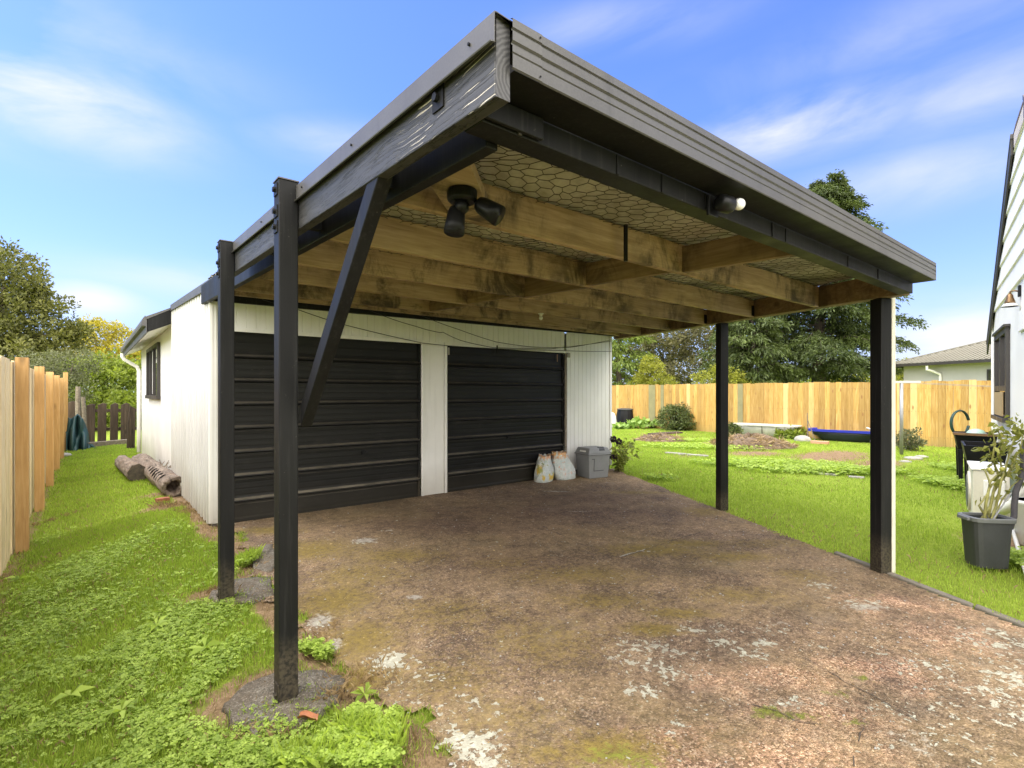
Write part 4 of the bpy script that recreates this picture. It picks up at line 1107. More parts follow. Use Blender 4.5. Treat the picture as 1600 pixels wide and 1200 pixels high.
# ================================================================== THINGS BY THE GARAGE
def sack(name, label, px, py, wd, dp, h, mat, seed, yaw, lean):
    p = ground(px, py); rr = random.Random(seed); t = thing(name, label, 'sack', p)
    rings = []; n = 28; H = 22
    for j in range(H+1):
        v = j/H; z = v*h
        prof = (.86 + .24*sin(min(v*1.7+.18,1)*pi*.62))*(1 - .46*v**1.6)
        ring = []
        for i in range(n):
            a = 2*pi*i/n; ca_, sa_ = cos(a), sin(a)
            sq = (abs(ca_)**2.6 + abs(sa_)**2.6)**(-1/2.6)
            k = 1 + .045*sin(3*a + 5*v + seed) + .03*sin(7*a - 9*v + seed*2) + rr.uniform(-.018,.018) + (.05*sin(9*a+seed)*sstep(.6,1,v))
            x = wd/2*prof*sq*ca_*k; y = dp/2*prof*sq*sa_*k
            zz = z + .010*sin(2*a + seed)*float(sstep(.7,1,v)) + rr.uniform(-.006,.006)*float(sstep(.5,1,v))
            q = Vector((x*cos(yaw) - y*sin(yaw), x*sin(yaw) + y*cos(yaw), zz)) + Vector((lean[0]*v, lean[1]*v, 0))
            ring.append(p + q + Vector((0,0,.002)))
        rings.append(ring)
    top = rings[-1]; c = sum(top, Vector())/n
    rings.append([c + (q-c)*.45 - Vector((0,0,.02)) for q in top])
    mb = MB(); mb.loft(rings); part('bag', mb, mat, t, smooth=True)
    # ruffled open neck
    mb = MB(); rings = []
    for j in range(4):
        rings.append([c + (q-c)*(.82 + .08*j + .10*sin(2.1*i_ + seed)) + Vector((0,0,-.02 + .009*j + .009*sin(1.7*i_+j))) for i_, q in enumerate(top)])
    mb.loft(rings, cap=False); part('neck', mb, mat, t, smooth=True)
    return t
sack('sack', 'white and yellow printed sack, the left of two slumped at the right garage door', 849, 752, .33, .26, .40, M['sack_a'], 3, .3, (.07,.04))
sack('sack', 'white sack with faded print, right of the yellow printed sack by the doorpost', 882, 748, .38, .27, .43, M['sack_b'], 8, -.15, (-.08,.04))
# grey bin
p = ground(926, 745); p.y = min(p.y, 5.86)
bn = thing('storage_bin', 'grey plastic bin with lid and dark latch standing against the white wall', 'bin', p)
bn_yaw = radians(-10)
def bq(x, y, z, k=1.0): 
    q = Vector((x*k, y*k, z)); q = Matrix.Rotation(bn_yaw, 3, 'Z') @ q
    return p + q
def frust(mb, w0, d0, w1, d1, z0, z1, ox=0):
    mb.loft([[bq(sx*w0/2, sy*d0/2, z0) for sx, sy in ((-1,-1),(1,-1),(1,1),(-1,1))], [bq(sx*w1/2+ox, sy*d1/2, z1) for sx, sy in ((-1,-1),(1,-1),(1,1),(-1,1))]])
mb = MB(); frust(mb, .38, .32, .43, .37, .002, .375); part('bin_body', mb, M['greyplastic'], bn, bevel=.012)
mb = MB(); frust(mb, .46, .40, .455, .395, .376, .40); frust(mb, .445, .385, .37, .32, .4005, .49); ld = part('lid', mb, M['greyplastic'], bn, bevel=.010)
mb = MB(); mb.loft([[bq(x, y, z) for x, y, z in ((.0,-.185,.445),(.11,-.185,.445),(.11,-.15,.502),(.0,-.15,.502))], [bq(x, y, z) for x, y, z in ((.0,-.12,.44),(.11,-.12,.44),(.11,-.12,.505),(.0,-.12,.505))]]); part('latch', mb, M['darkgreyplastic'], ld, bevel=.004)
mb = MB()
for k in range(5): mb.loft([[bq(-.2135+.0, -.09+k*.032, .425), bq(-.2135, -.068+k*.032, .425), bq(-.203, -.068+k*.032, .448), bq(-.203, -.09+k*.032, .448)], [bq(-.2195+.0, -.09+k*.032, .425), bq(-.2195, -.068+k*.032, .425), bq(-.209, -.068+k*.032, .45), bq(-.209, -.09+k*.032, .45)]])
part('lettering', mb, M['whiteplastic'], ld)
mb = MB()
def strip(mb, x0, z0, x1, z1):
    f = lambda z: -.16 - .025*z/.375
    mb.loft([[bq(x0, f(z0)-.003, z0), bq(x1, f(z0)-.003, z0), bq(x1, f(z1)-.003, z1), bq(x0, f(z1)-.003, z1)], [bq(x0, f(z0)+.002, z0), bq(x1, f(z0)+.002, z0), bq(x1, f(z1)+.002, z1), bq(x0, f(z1)+.002, z1)]])
strip(mb, -.11, .13, -.10, .31); strip(mb, -.11, .12, .09, .13); strip(mb, -.15, .31, -.10, .32); part('panel_groove', mb, M['darkgreyplastic'], bn)

# ---------------------------------------------------------------- leaves helper
def leafmesh(name, C, Dv, L, W, mat, parent=None, fold=.25, droop=0, kind4=True, tint=None):
    """C (n,3) bases, Dv (n,3) unit directions, L,W arrays: one folded rhombus leaf each"""
    n = len(C); C = np.asarray(C); Dv = np.asarray(Dv)
    Dv = Dv/np.maximum(np.linalg.norm(Dv, axis=1, keepdims=True), 1e-6)
    rnd = R.normal(size=(n,3)); S = np.cross(Dv, rnd); S /= np.maximum(np.linalg.norm(S, axis=1, keepdims=True), 1e-6)
    Nn = np.cross(S, Dv)
    L = np.broadcast_to(L, n)[:,None]; W = np.broadcast_to(W, n)[:,None]
    mid = C + Dv*L*.48
    tip = C + Dv*L + np.array([0,0,-1])*L*droop
    a = mid + S*W/2 + Nn*W*fold; b_ = mid - S*W/2 + Nn*W*fold
    V = np.stack([C, a, tip, b_], 1).reshape(-1, 3)
    F = np.arange(4*n).reshape(n, 4)
    t = R.random(n) if tint is None else tint
    return npmesh(name, V, F, mat, parent, attrs={'tint': np.repeat(t, 4)})

def sph(n):
    v = R.normal(size=(n,3)); return v/np.linalg.norm(v, axis=1, keepdims=True)

def clumps(blobs, k, rmin, rmax, shell=.55, zmin=None):
    """clump centres spread through the outer part of several ellipsoids (c, (rx,ry,rz))"""
    out = []
    vol = np.array([b[1][0]*b[1][1] + b[1][1]*b[1][2] for b in blobs]); cnt = np.maximum((k*vol/vol.sum()).astype(int), 1)
    for (c, r), m_ in zip(blobs, cnt):
        v = sph(m_); rad = shell + (1-shell)*R.random(m_)**.6
        q = np.array(c) + v*rad[:,None]*np.array(r)
        out.append(np.c_[q, R.uniform(rmin, rmax, m_)])
    o = np.concatenate(out)
    if zmin is not None: o = o[o[:,2] > zmin]
    return o

def foliage(name, cl_, per, L, mat, parent, ratio=.45, up=.15, droop=.0, flat=.75):
    n = len(cl_)*per
    idx = np.repeat(np.arange(len(cl_)), per)
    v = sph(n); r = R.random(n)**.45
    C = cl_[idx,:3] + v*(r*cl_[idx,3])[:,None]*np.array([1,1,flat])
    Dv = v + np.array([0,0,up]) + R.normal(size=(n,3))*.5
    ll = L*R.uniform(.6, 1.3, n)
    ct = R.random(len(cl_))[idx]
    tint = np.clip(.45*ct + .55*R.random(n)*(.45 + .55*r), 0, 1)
    return leafmesh(name, C, Dv, ll, ll*ratio, mat, parent, droop=droop, tint=tint)

def trunk(parent, base, top, r0, limbs, name='trunk', mat=None):
    mb = MB(); base = Vector(base); top = Vector(top); pts = []; rad = []
    for k in range(8):
        f = k/7; q = base.lerp(top, f) + Vector((sin(f*5+base.x)*.06, cos(f*4+base.y)*.06, 0))*(top-base).length*.15
        pts.append(q); rad.append(r0*(1 - .75*f)*(1.25 if k == 0 else 1))
    mb.tube(pts, rad, 10)
    for L_ in limbs:
        L_ = Vector(L_); f = random.uniform(.3, .95); i = int(f*7); s = pts[i]
        m_ = s.lerp(L_, .5) + Vector((random.uniform(-.1,.1), random.uniform(-.1,.1), .12))*(L_-s).length
        mb.tube([s, s.lerp(m_, .5), m_, L_], [rad[i]*.6, rad[i]*.45, rad[i]*.32, rad[i]*.1], 6)
    return part(name, mb, mat or M['bark'], parent, smooth=True)

def tree(name, label, cat, base, blobs, k, rmin, rmax, per, L, mat, r0=.2, ratio=.45, up=.15, droop=0, group=None, flat=.75, shell=.55, nl=14, zmin=.15):
    t = thing(name, label, cat, base, group)
    cl_ = clumps(blobs, k, rmin, rmax, shell, zmin)
    foliage('crown', cl_, per, L, mat, t, ratio, up, droop, flat)
    tops = max(blobs, key=lambda b: b[0][2])
    sel = cl_[R.choice(len(cl_), min(nl, len(cl_)), replace=False)]
    trunk(t, base, (tops[0][0], tops[0][1], tops[0][2]), r0, [tuple(q[:3]) for q in sel])
    return t

# hydrangea with dark purple heads at the garage corner
hb = at(968, 738, 9.2); hb.z = float(gz(hb.x, hb.y))
hy = thing('hydrangea', 'leafy plant with dark purple flower heads at the right garage corner', 'plant', hb)
st = MB(); C_, D_ = [], []; heads = []
targets = [(958,686,9.0),(967,690,9.0),(961,712,9.1),(954,712,9.2),(985,690,9.0),(993,700,9.1),(996,708,9.0),(978,700,9.2),(985,715,9.0),(972,722,9.0),(992,690,9.3),(965,728,9.0),(976,684,9.3)]
for i, (px, py, d_) in enumerate(targets):
    q = at(px, py, d_); b_ = hb + Vector((random.uniform(-.08,.08), random.uniform(-.08,.08), 0))
    mpt = b_.lerp(q, .5) + Vector((0,0,.06)); st.tube([b_, mpt, q], [.008,.006,.004], 5)
    for k in range(15):
        f = random.uniform(.3, 1.05); c = b_.lerp(mpt, f*2) if f < .5 else mpt.lerp(q, (f-.5)*2)
        C_.append(tuple(c)); D_.append((random.uniform(-1,1), random.uniform(-1,1), random.uniform(-.6,.5)))
    if i < 4: heads.append(q)
part('stems', st, M['tomato_stem'], hy, smooth=True)
leafmesh('leaves', np.array(C_), np.array(D_), R.uniform(.07,.13,len(C_)), R.uniform(.045,.075,len(C_)), M['leaf_hydr'], hy, droop=.25)
for q in heads:
    v = sph(160); leafmesh('flower_head', np.array(q) + v*.042*R.uniform(.8,1,(160,1)), v + R.normal(size=(160,3))*.7, .028, .026, M['flower'], hy)
# low weeds below it
wb = at(965, 748, 8.9); wb.z = float(gz(wb.x, wb.y))

# logs
def log(name, label, p0, p1, r0, r1, seed, hollow=False):
    rr = random.Random(seed); t = thing(name, label, 'log', (p0+p1)/2 - Vector((0,0,r0)))
    d = (p1-p0).normalized(); sd = d.cross(Vector((0,0,1))).normalized(); up = sd.cross(d); rings = []; n = 30; m_ = 26
    for j in range(m_+1):
        f = j/m_; c = p0.lerp(p1, f); r = r0 + (r1-r0)*f
        ring = []
        for i in range(n):
            a = 2*pi*i/n
            k = 1 + .05*sin(3*a+seed) + .045*sin(8*a + f*14 + seed) + rr.uniform(-.025,.025) + (.05*sin(f*22+2*a) if hollow else 0)
            ring.append(c + (sd*cos(a) + up*sin(a))*r*k + d*(rr.uniform(-.02,.02) if j in (0,m_) and hollow else 0))
        rings.append(ring)
    mb = MB()
    if hollow:
        c = p0; inner = [[c + (q-c)*.62 + d*(.01 + .02*rr.random()) for q in rings[0]], [c + (q-c)*.50 + d*.35 for q in rings[0]]]
        mb.loft(inner[::-1] + rings)
    else: mb.loft(rings)
    o = part('bark', mb, M['log'], t, smooth=True)
    mb = MB(); c = p0 - d*.004
    if not hollow:
        rg = [[c + (q-p0)*f - d*(.004*(1-f)) for q in rings[0]] for f in (.97, .6, .3, .02)]
        mb.loft(rg); part('cut_end', mb, M['logend'], t)
    else:
        for k in range(7):
            mb = MB(); f = .1 + .055*k; c = p0.lerp(p1, f); a0 = 1.9; 
            q = [c + (sd*cos(a) + up*sin(a))*(r0*1.035) for a in np.linspace(a0, a0+1.1, 6)]
            mb.tube([x + d*.01*sin(i*2) for i, x in enumerate(q)], [.004,.012,.015,.014,.010,.003], 5)
            part('saw_cut', mb, M['sawcut'], t)
        for k in range(9):
            mb = MB(); c = p0.lerp(p1, .36+random.uniform(-.05,.05)); q = c + up*r0*.95 + sd*random.uniform(.02,.12)
            mb.tube([q, q + Vector((random.uniform(-.05,.12), random.uniform(-.1,.1), random.uniform(.03,.12)))], [.012,.003], 4)
            part('splinter', mb, M['greywood'], t)
def gp(px, py, d, lift):
    q = at(px, py, d); q.z = float(gz(q.x, q.y)) + lift; return q
log('log', 'short round log with smooth dark sawn end on the lawn by the ribbed wall', gp(215,740,8.45,.13), gp(191,715,10.3,.12), .14, .125, 3)
log('log', 'long hollow weathered log with notched bark lying against the ribbed wall', gp(272,770,7.05,.12), gp(220,716,10.1,.14), .135, .15, 5, True)
bk = ground(254, 784); mb = MB(); mb.obox(bk + Vector((0,0,.03)), (.07,.02,0), (-.010,.04,0), (0,0,.022))
tagp(part('brick', mb, M['brick'], None, loc=bk, bevel=.006), 'orange brick lying in the grass at the end of the hollow log', 'brick')

# ================================================================== LEFT FENCE
fz0 = lambda y: float(gz(-.55, y))
lf = thing('paling_fence', 'tall pale new timber fence with square posts along the left lawn', 'fence', (-.58, 9, 0))
for i, y in enumerate([4.71, 7.06, 9.41, 11.76, 14.1, 16.45]):
    mb = MB(); mb.box((-.565, y, -.05), (-.465, y+.1, 1.925)); part('post', mb, M['fencepost'], lf, bevel=.004)
mb = MB(); mb.box((-.545, 18.7, -.05), (-.445, 18.8, 2.12)); part('post', mb, M['fencepost'], lf, bevel=.004)
y = -4.0; mbp = MB(); rr = random.Random(4)
while y < 19.6:
    h = 1.885 + rr.uniform(-.012,.012) + (.0 if (y < 7.1) else .0); xo = -.585 + rr.uniform(-.006,.006)
    mbp.box((xo-.018, y, -.02), (xo, y+.146, h)); y += .1505
part('palings', mbp, M['fencewood_l'], lf)
for z in (.35, 1.5):
    mb = MB(); mb.box((-.655, -4, z), (-.606, 19.6, z+.1)); part('rail', mb, M['fencepost'], lf)

# rustic back fence
rf_ = thing('rustic_fence', 'low dark weathered fence of rough slabs with gaps at the end of the left lawn', 'fence', (.6, 20.1, 0))
def pp(px, py, d): return at(px, py, d)
D0 = 15.7
for i, (px, wpx, ytop, ybot) in enumerate([(112,11,628,690),(119,8,634,690),(128,9,637,692),(140,12,632,694),(158,12,631,694),(177,11,631,694),(194,12,631,693)]):
    a_ = at(px-wpx/2, ybot, D0); b_ = at(px+wpx/2, ytop, D0 + .04*i); 
    x0, x1 = a_.x, a_.x + (wpx/FPX*D0)*.92; yy = a_.y
    mb = MB(); k = random.uniform(-.02,.02)
    mb.prism([(x0, yy, 0), (x1, yy, 0), (x1+k, yy, b_.z), (x0+.6*(x1-x0)+k, yy, b_.z+.03), (x0+k, yy, b_.z-.03)], (0, .05, 0)); part('paling', mb, M['oldpaling'], rf_, bevel=.01)
for z in (.45, 1.02):
    a_ = at(105, 640, D0); b_ = at(215, 640, D0+1.0)
    mb = MB(); mb.bar((a_.x-.3, a_.y+.30, z), (a_.x+2.2, a_.y-.9+.25, z), .06, .09); part('rail', mb, M['oldpaling'], rf_)
q = at(134, 690, 15.5); mb = MB(); mb.tube([(q.x,q.y,0),(q.x-.06,q.y,1.45)], [.06,.05], 8)
part('post', mb, M['greywood'], rf_)
mb = MB(); q = at(122, 690, 15.55); mb.tube([(q.x,q.y,0),(q.x,q.y,1.75)], [.07,.06], 8); part('post', mb, M['greywood'], rf_)
q = at(205, 705, 14.0); q.z = .05; mb = MB(); mb.prism([(q.x-.10,q.y,.02),(q.x+.08,q.y,.02),(q.x+.10,q.y,1.15),(q.x-.02,q.y,1.22),(q.x-.06,q.y,.9)], (0,.16,0))
tagp(part('wooden_post', mb, M['oldpaling'], None, loc=q, bevel=.01), 'dark split timber post standing beside the white downpipe at the garage far corner', 'post')
a_, b_ = gp(124, 700, 14.6, .07), gp(206, 697, 15.2, .07)
mb = MB(); mb.bar(a_, b_, .16, .17); tagp(part('timber_sleeper', mb, M['greywood'], None, loc=(a_+b_)/2, bevel=.015), 'old grey timber sleeper lying on the lawn in front of the rustic fence', 'sleeper')
st_ = gp(102, 713, 12.9, .03); mb = MB(); mb.lathe([(r*1.0, h) for r, h in ((.02,-.05),(.11,-.03),(.13,.0),(.10,.04),(.03,.06))], st_, 12)
tagp(part('stone', mb, M['stone'], None, loc=st_, smooth=True), 'small grey stone at the foot of the last left fence post', 'stone')
# crumpled dark green tarp
tb = gp(112, 704, 14.0, 0); ctrl = []
def tarp(u, v):
    px = 103 + u*47; topy = 648 + 6*sin(u*9) + max(0, (u-.38))*80; 
    py = 706 - (706 - topy)*v*(1 - .0*u) if u < .75 else 701 - (701-topy)*v*.8
    d = 14.0 + .5*u + .35*v + .16*sin(u*17 + 2*v)*(1-.5*v) + .07*sin(u*31 - v*5)
    return at(px, min(py, 705), d)
mb = MB(); mb.grid(tarp, 40, 26)
tp = part('tarp', mb, M['tarp'], None, loc=tb, smooth=True); tagp(tp, 'crumpled dark green tarpaulin bundled against the end of the left fence', 'tarp')
sm = tp.modifiers.new('s', 'SOLIDIFY'); sm.thickness = .02

# ================================================================== RIGHT FENCE
XF = 18.0
rfn = thing('golden_paling_fence', 'long golden new timber paling fence across the back of the right lawn', 'fence', (XF, 9, .1))
mbp = MB(); y = 0.158*(-40); rr = random.Random(9)
while y < 40:
    xo = XF + rr.uniform(-.006,.006); h = 1.895 + rr.uniform(-.018,.016)
    mbp.box((xo, y+.002, .04), (xo+.02, y+.1555, h)); y += .158
part('palings', mbp, M['fence_r'], rfn)
for z in (.3, 1.0, 1.65):
    mb = MB(); mb.box((XF+.027, -6, z), (XF+.075, 40, z+.09)); part('rail', mb, M['fencepost'], rfn)
m_ = m_simple('greenish_new_post', (.22,.20,.10), .8, .2, 5)
for px, wd in ((1019,.20),(1035,.09),(1157,.12)):
    r = (px-800)/FPX; yy = XF*(CY - r*SY)/(SY + r*CY)
    mb = MB(); mb.box((XF-.024, yy-wd/2*1.6, .05), (XF-.008, yy+wd/2*1.6, 1.88)); part('cover_board', mb, m_, rfn)

# ================================================================== GARDEN THINGS ON THE RIGHT LAWN
def gd(px, py, d):
    q = at(px, py, d); q.z = float(gz(q.x, q.y)); return q
# compost bin
q = gd(979, 663, 22.6)
cb = thing('compost_bin', 'black tapered plastic compost bin against the golden fence', 'compost bin', q)
mb = MB(); rings = []
for r, h in ((.47,0),(.46,.1),(.40,.55),(.37,.72)):
    rings.append([q + Vector((r*cos(a)*k, r*sin(a)*k, h)) for a, k in [(2*pi*i/16, 1.06 if i % 4 == 2 else 1.0) for i in range(16)]])
mb.loft(rings); part('bin_body', mb, M['blackplastic'], cb)
mb = MB(); mb.lathe([(.40,.721),(.41,.74),(.40,.775),(.2,.80),(.02,.80)], q, 16); part('lid', mb, M['darkgreyplastic'], cb)
q2 = gd(956, 664, 22.0); mb = MB()
mb.loft([[q2 + Vector((.22*cos(a)*k*(1+.1*sin(3*a)), .18*sin(a)*k, h)) for a in np.linspace(0, 2*pi, 14, endpoint=False)] for h, k in ((0,1),(.2,1.05),(.45,.9),(.6,.55),(.64,.2))])
tagp(part('covered_bundle', mb, M['whiteplastic'], None, loc=q2, smooth=True), 'pale covered bundle just behind the right edge of the garage, left of the compost bin', 'bundle')
# broad-leaf plant
q = gd(1000, 664, 21.3); pk = thing('pumpkin_plant', 'low plant with broad pale green leaves between the compost bin and round bush', 'plant', q)
n = 190; rx_ = R.uniform(-1.0, .75, n); ry_ = R.uniform(-.35,.35, n); hz_ = .08 + .34*np.exp(-((rx_-.1)/.6)**2)*R.random(n)
C_ = np.array(q) + np.outer(rx_, np.array(rgt)) + np.outer(ry_, np.array(fwd)) + np.c_[np.zeros(n), np.zeros(n), hz_]
leafmesh('leaves', C_, np.c_[R.normal(size=n), R.normal(size=n), R.uniform(-.1,.5,n)], R.uniform(.16,.3,n), R.uniform(.16,.3,n), M['leaf_pumpkin'], pk, fold=.1)
mb = MB()
for k in range(7): a = q + rgt*random.uniform(-.8,.6); mb.tube([q, (q+a)/2 + Vector((0,0,.15)), a + Vector((0,0,.12))], .012, 5)
part('stems', mb, M['tomato_stem'], pk)
# round shrub
q = gd(1057, 672, 20.4)
tree('round_shrub', 'dark green rounded shrub in front of the golden fence left of the far carport post', 'shrub', q,
     [((q.x,q.y,q.z+.45),(.78,.7,.5)), ((q.x+.1,q.y,q.z+.75),(.5,.45,.32)), ((q.x+.15,q.y-.3,q.z+.3),(.6,.5,.3))], 220, .10, .17, 26, .085, M['leaf_shrub'], .05, ratio=.5, zmin=.12, shell=.6)
def smallbush(name, label, px, py, d, w_, h, mat, L, k=60):
    q = gd(px, py, d)
    return tree(name, label, 'shrub', q, [((q.x,q.y,q.z+h*.5),(w_/2,w_/2,h*.5))], k, .06, .12, 22, L, mat, .02, zmin=.1)
smallbush('grey_shrub', 'small grey green shrub behind the clothesline pole by the golden fence', 1421, 699, 13.3, .62, .55, M['leaf_grey'], .07)
smallbush('fern_tuft', 'green fern tuft at the right end of the old bathtub', 1236, 676, 16.9, 1.0, .30, M['leaf_hedge'], .12, 40)
smallbush('fern_tuft', 'green tuft at the left end of the old bathtub beside the far carport post', 1141, 675, 17.3, .7, .40, M['leaf_shrub'], .10, 40)
# old bathtub
def tub(name, label, cat, pxl, pxr, pyb, d, h, wdt, mat_in, mat_out, rimmat, tap=.8, rim=.03, lobes=False):
    a = gd(pxl, pyb, d); b_ = gd(pxr, pyb, d*1.0); 
    dirv = Vector((.10, -1, 0)).normalized(); L = (pxr-pxl)/FPX*d/ .905
    c = (a + b_)/2; c.z = float(gz(c.x, c.y)); nrm = Vector((dirv.y, -dirv.x, 0))
    t = thing(name, label, cat, c)
    def ring(l, w2, z, k=2.6, n=36):
        o = []
        for i in range(n):
            an = 2*pi*i/n; ca_, sa_ = cos(an), sin(an); s_ = (abs(ca_)**k + abs(sa_)**k)**(-1/k)
            o.append(c + dirv*(l/2*ca_*s_) + nrm*(w2/2*sa_*s_) + Vector((0,0,z)))
        return o
    mb = MB(); mb.loft([ring(L*tap*.9, wdt*.6, .01), ring(L*tap*.97, wdt*.72, .06), ring(L*(tap*.5+.47), wdt*.86, h*.6), ring(L*.95, wdt*.92, h-.02), ring(L*.93, wdt*.90, h-.015), ring(L*.9, wdt*.84, h*.6), ring(L*tap*.9, wdt*.6, .08)])
    part('basin', mb, mat_out, t, smooth=True)
    mb = MB(); mb.loft([ring(L*.93, wdt*.90, h-.014, 5), ring(L*1.02, wdt*1.03, h-.012, 5), ring(L*1.03, wdt*1.05, h+rim, 5), ring(L*.95, wdt*.92, h+rim, 5), ring(L*.93, wdt*.90, h-.014, 5)], cap=False); part('rim', mb, rimmat, t, smooth=False)
    return t, c, dirv, nrm, L
t, c, dv, nv, L = tub('bathtub', 'old white enamel bathtub standing on the lawn against the golden fence', 'bathtub', 1152, 1240, 678, 17.5, .38, .7, M['enamel'], m_simple('dirty_enamel', (.38,.37,.33), .5, .35, 5), M['enamel'])
for s_ in (-.36, .36):
    mb = MB(); mb.obox(c + dv*L*s_ + nv*.15 + Vector((0,0,.05)), dv*.04, nv*.05, (0,0,.05)); part('foot', mb, M['concrete'], t)
mb = MB(); mb.obox(c - nv*.0 + Vector((0,0,.2)), dv*.012, nv*.33, (0,0,.17)); part('strap', mb, M['concrete'], t)
tub('garden_pond', 'dark moulded pond tub with a bright blue rim leaning by the golden fence', 'pond tub', 1276, 1366, 689, 15.8, .30, .9, M['navy'], M['navy'], M['blue'], .72, .06)
# stick beside the blue tub, stones, brick
q = gd(1262, 682, 16.0); mb = MB(); mb.tube([q, q + Vector((0,0,.40)), q + Vector((.02,.02,.85))], [.02,.018,.010], 6); mb.tube([q + Vector((0,-.22,0)), q + Vector((.02,.0,.62))], .012, 6)
tagp(part('garden_stake', mb, M['greywood'], None, loc=q), 'thin leaning wooden stakes at the left end of the blue rimmed tub', 'stake')
q = gd(1254, 684, 15.9); mb = MB(); mb.loft([[q + Vector((.20*cos(a)*k*(1+.15*sin(2*a+1)), .24*sin(a)*k, h)) for a in np.linspace(0,2*pi,14,endpoint=False)] for h, k in ((-.03,1),(.06,1.02),(.13,.8),(.17,.35))])
tagp(part('rock', mb, M['concrete_pale'], None, loc=q, smooth=True), 'pale grey rock on the lawn between bathtub and blue rimmed tub', 'rock')
q = gd(1281, 693, 15.0); mb = MB(); mb.obox(q + Vector((0,0,.04)), dv*.22, nv*.10, (0,0,.045))
tagp(part('brick', mb, m_simple('pale_brick', (.46,.24,.15), .85, .2, 14, bumpk=.3), None, loc=q, bevel=.01), 'pale orange brick on the grass in front of the blue rimmed tub', 'brick')
q = gd(1361, 692, 15.2); mb = MB(); mb.tube([q, q + Vector((0,0,.4)), q + Vector((-.05,.1,.45))], .03, 6)
tagp(part('pipe', mb, M['whiteplastic'], None, loc=q), 'short white pipe standing at the right end of the blue rimmed tub', 'pipe')
# plank over the hole
a_, b_ = gd(1016, 680, 17.0), gd(1062, 679, 17.3); mb = MB(); mb.bar(a_ + Vector((0,0,.12)), b_ + Vector((0,0,.16)), .35, .05)
tagp(part('plank', mb, M['oldpaling'], None, loc=(a_+b_)/2, bevel=.006), 'dark weathered plank lying across the small soil heap', 'plank')
# soil heaps
def heap(name, label, px, py, d, rx_, ry_, h, seed, mat, n=1500):
    q = gd(px, py, d); t = thing(name, label, 'soil heap', q); rr = random.Random(seed)
    def f(u, v):
        a = u*2*pi; r = v
        hh = h*max(0, (1-r*r))*(1 + .25*sin(3*a+seed) + .2*sin(5*a + 9*r)) + rr.uniform(-.02,.02)
        o = rgt*(rx_*r*cos(a)) + fwd*(ry_*r*sin(a))
        w_ = q + o; return Vector((w_.x, w_.y, float(gz(w_.x, w_.y)) + hh - .015*(r>.95)))
    mb = MB(); mb.grid(f, 48, 14); part('soil', mb, mat, t, smooth=True)
    r = np.sqrt(R.random(n))*.98; a = R.random(n)*2*pi
    X = q.x + rx_*r*np.cos(a)*CY + ry_*r*np.sin(a)*SY; Y = q.y - rx_*r*np.cos(a)*SY + ry_*r*np.sin(a)*CY
    Z = gz(X, Y) + h*np.clip(1-r*r, 0, 1) + .01
    o = leafmesh('straw', np.c_[X, Y, Z], np.c_[R.normal(size=n), R.normal(size=n), R.uniform(-.3,.5,n)], R.uniform(.10,.25,n), R.uniform(.012,.03,n), M['weedstraw'], t)
    tagp(o, kind='stuff')
heap('soil_heap', 'brown heap of soil and straw in the garden bed right of the far carport post', 1172, 702, 14.2, 1.25, .75, .27, 2, M['dirt'])
heap('soil_heap', 'small brown soil heap under the dark plank near the garage', 1032, 688, 16.0, .8, .6, .16, 5, M['dirt'], 500)
# stone edging of the bed
mb = MB(); Ls = [((1040,708),(1108,714)),((1165,723),(1178,727)),((1226,733),(1250,736)),((1268,739),(1310,744)),((1326,746),(1352,748))]
for (a_, b_) in Ls:
    A, B = ground(*a_), ground(*b_); n = max(1, int((B-A).length/.45))
    for k in range(n):
        s_, e_ = A.lerp(B, k/n), A.lerp(B, (k+.95)/n); mb2 = MB(); mb2.bar(s_ + Vector((0,0,.005)), e_ + Vector((0,0,.005 + random.uniform(-.006,.006))), .10, .05)
        mb.add(mb2.v, mb2.f)
tagp(part('bed_edging', mb, M['concrete_pale'], None, bevel=.01), kind='structure')
for px, py, s_ in ((1427,716,.22),(1440,714,.16),(1415,722,.14)):
    q = ground(px, py); mb = MB(); mb.loft([[q + Vector((s_*cos(a)*k, s_*.8*sin(a)*k, h)) for a in np.linspace(0,2*pi,10,endpoint=False)] for h, k in ((-.02,1),(.02,.95),(.035,.5))])
    tagp(part('flat_stone', mb, M['concrete_pale'], None, loc=q, smooth=True), {.22:'largest pale flat stone in the grass right of the white downpipe', .16:'pale flat stone furthest right in the grass beyond the clothesline pole', .14:'small pale stone nearest the white downpipe in the grass'}[s_], 'stone', 'pale stones in the grass')
# clothesline pole
q = gd(1408.5, 716, 12.4); cp_ = thing('clothesline_pole', 'grey steel clothesline pole with pale crossbar standing on the right lawn', 'pole', q)
mb = MB(); mb.tube([q, (q.x, q.y, 1.80)], .038, 10); part('pole', mb, M['steel'], cp_, smooth=True)
mb = MB(); u_ = Vector((.72,-.69,0)); mb.bar(Vector((q.x,q.y,1.825)) - u_*.30, Vector((q.x,q.y,1.825)) + u_*.42, .05, .05); part('crossbar', mb, M['cream'], cp_)
mb = MB()
for k in (-.2, .1, .38): 
    s_ = Vector((q.x,q.y,1.81)) + u_*k; e_ = s_ + Vector((6.5,-5.2,-.10)); mid = (s_+e_)/2 - Vector((0,0,.10)); mb.tube([s_, s_.lerp(mid,.5)-Vector((0,0,.02)), mid, mid.lerp(e_,.5)-Vector((0,0,.02)), e_], .003, 4)
part('line', mb, M['steel'], cp_)

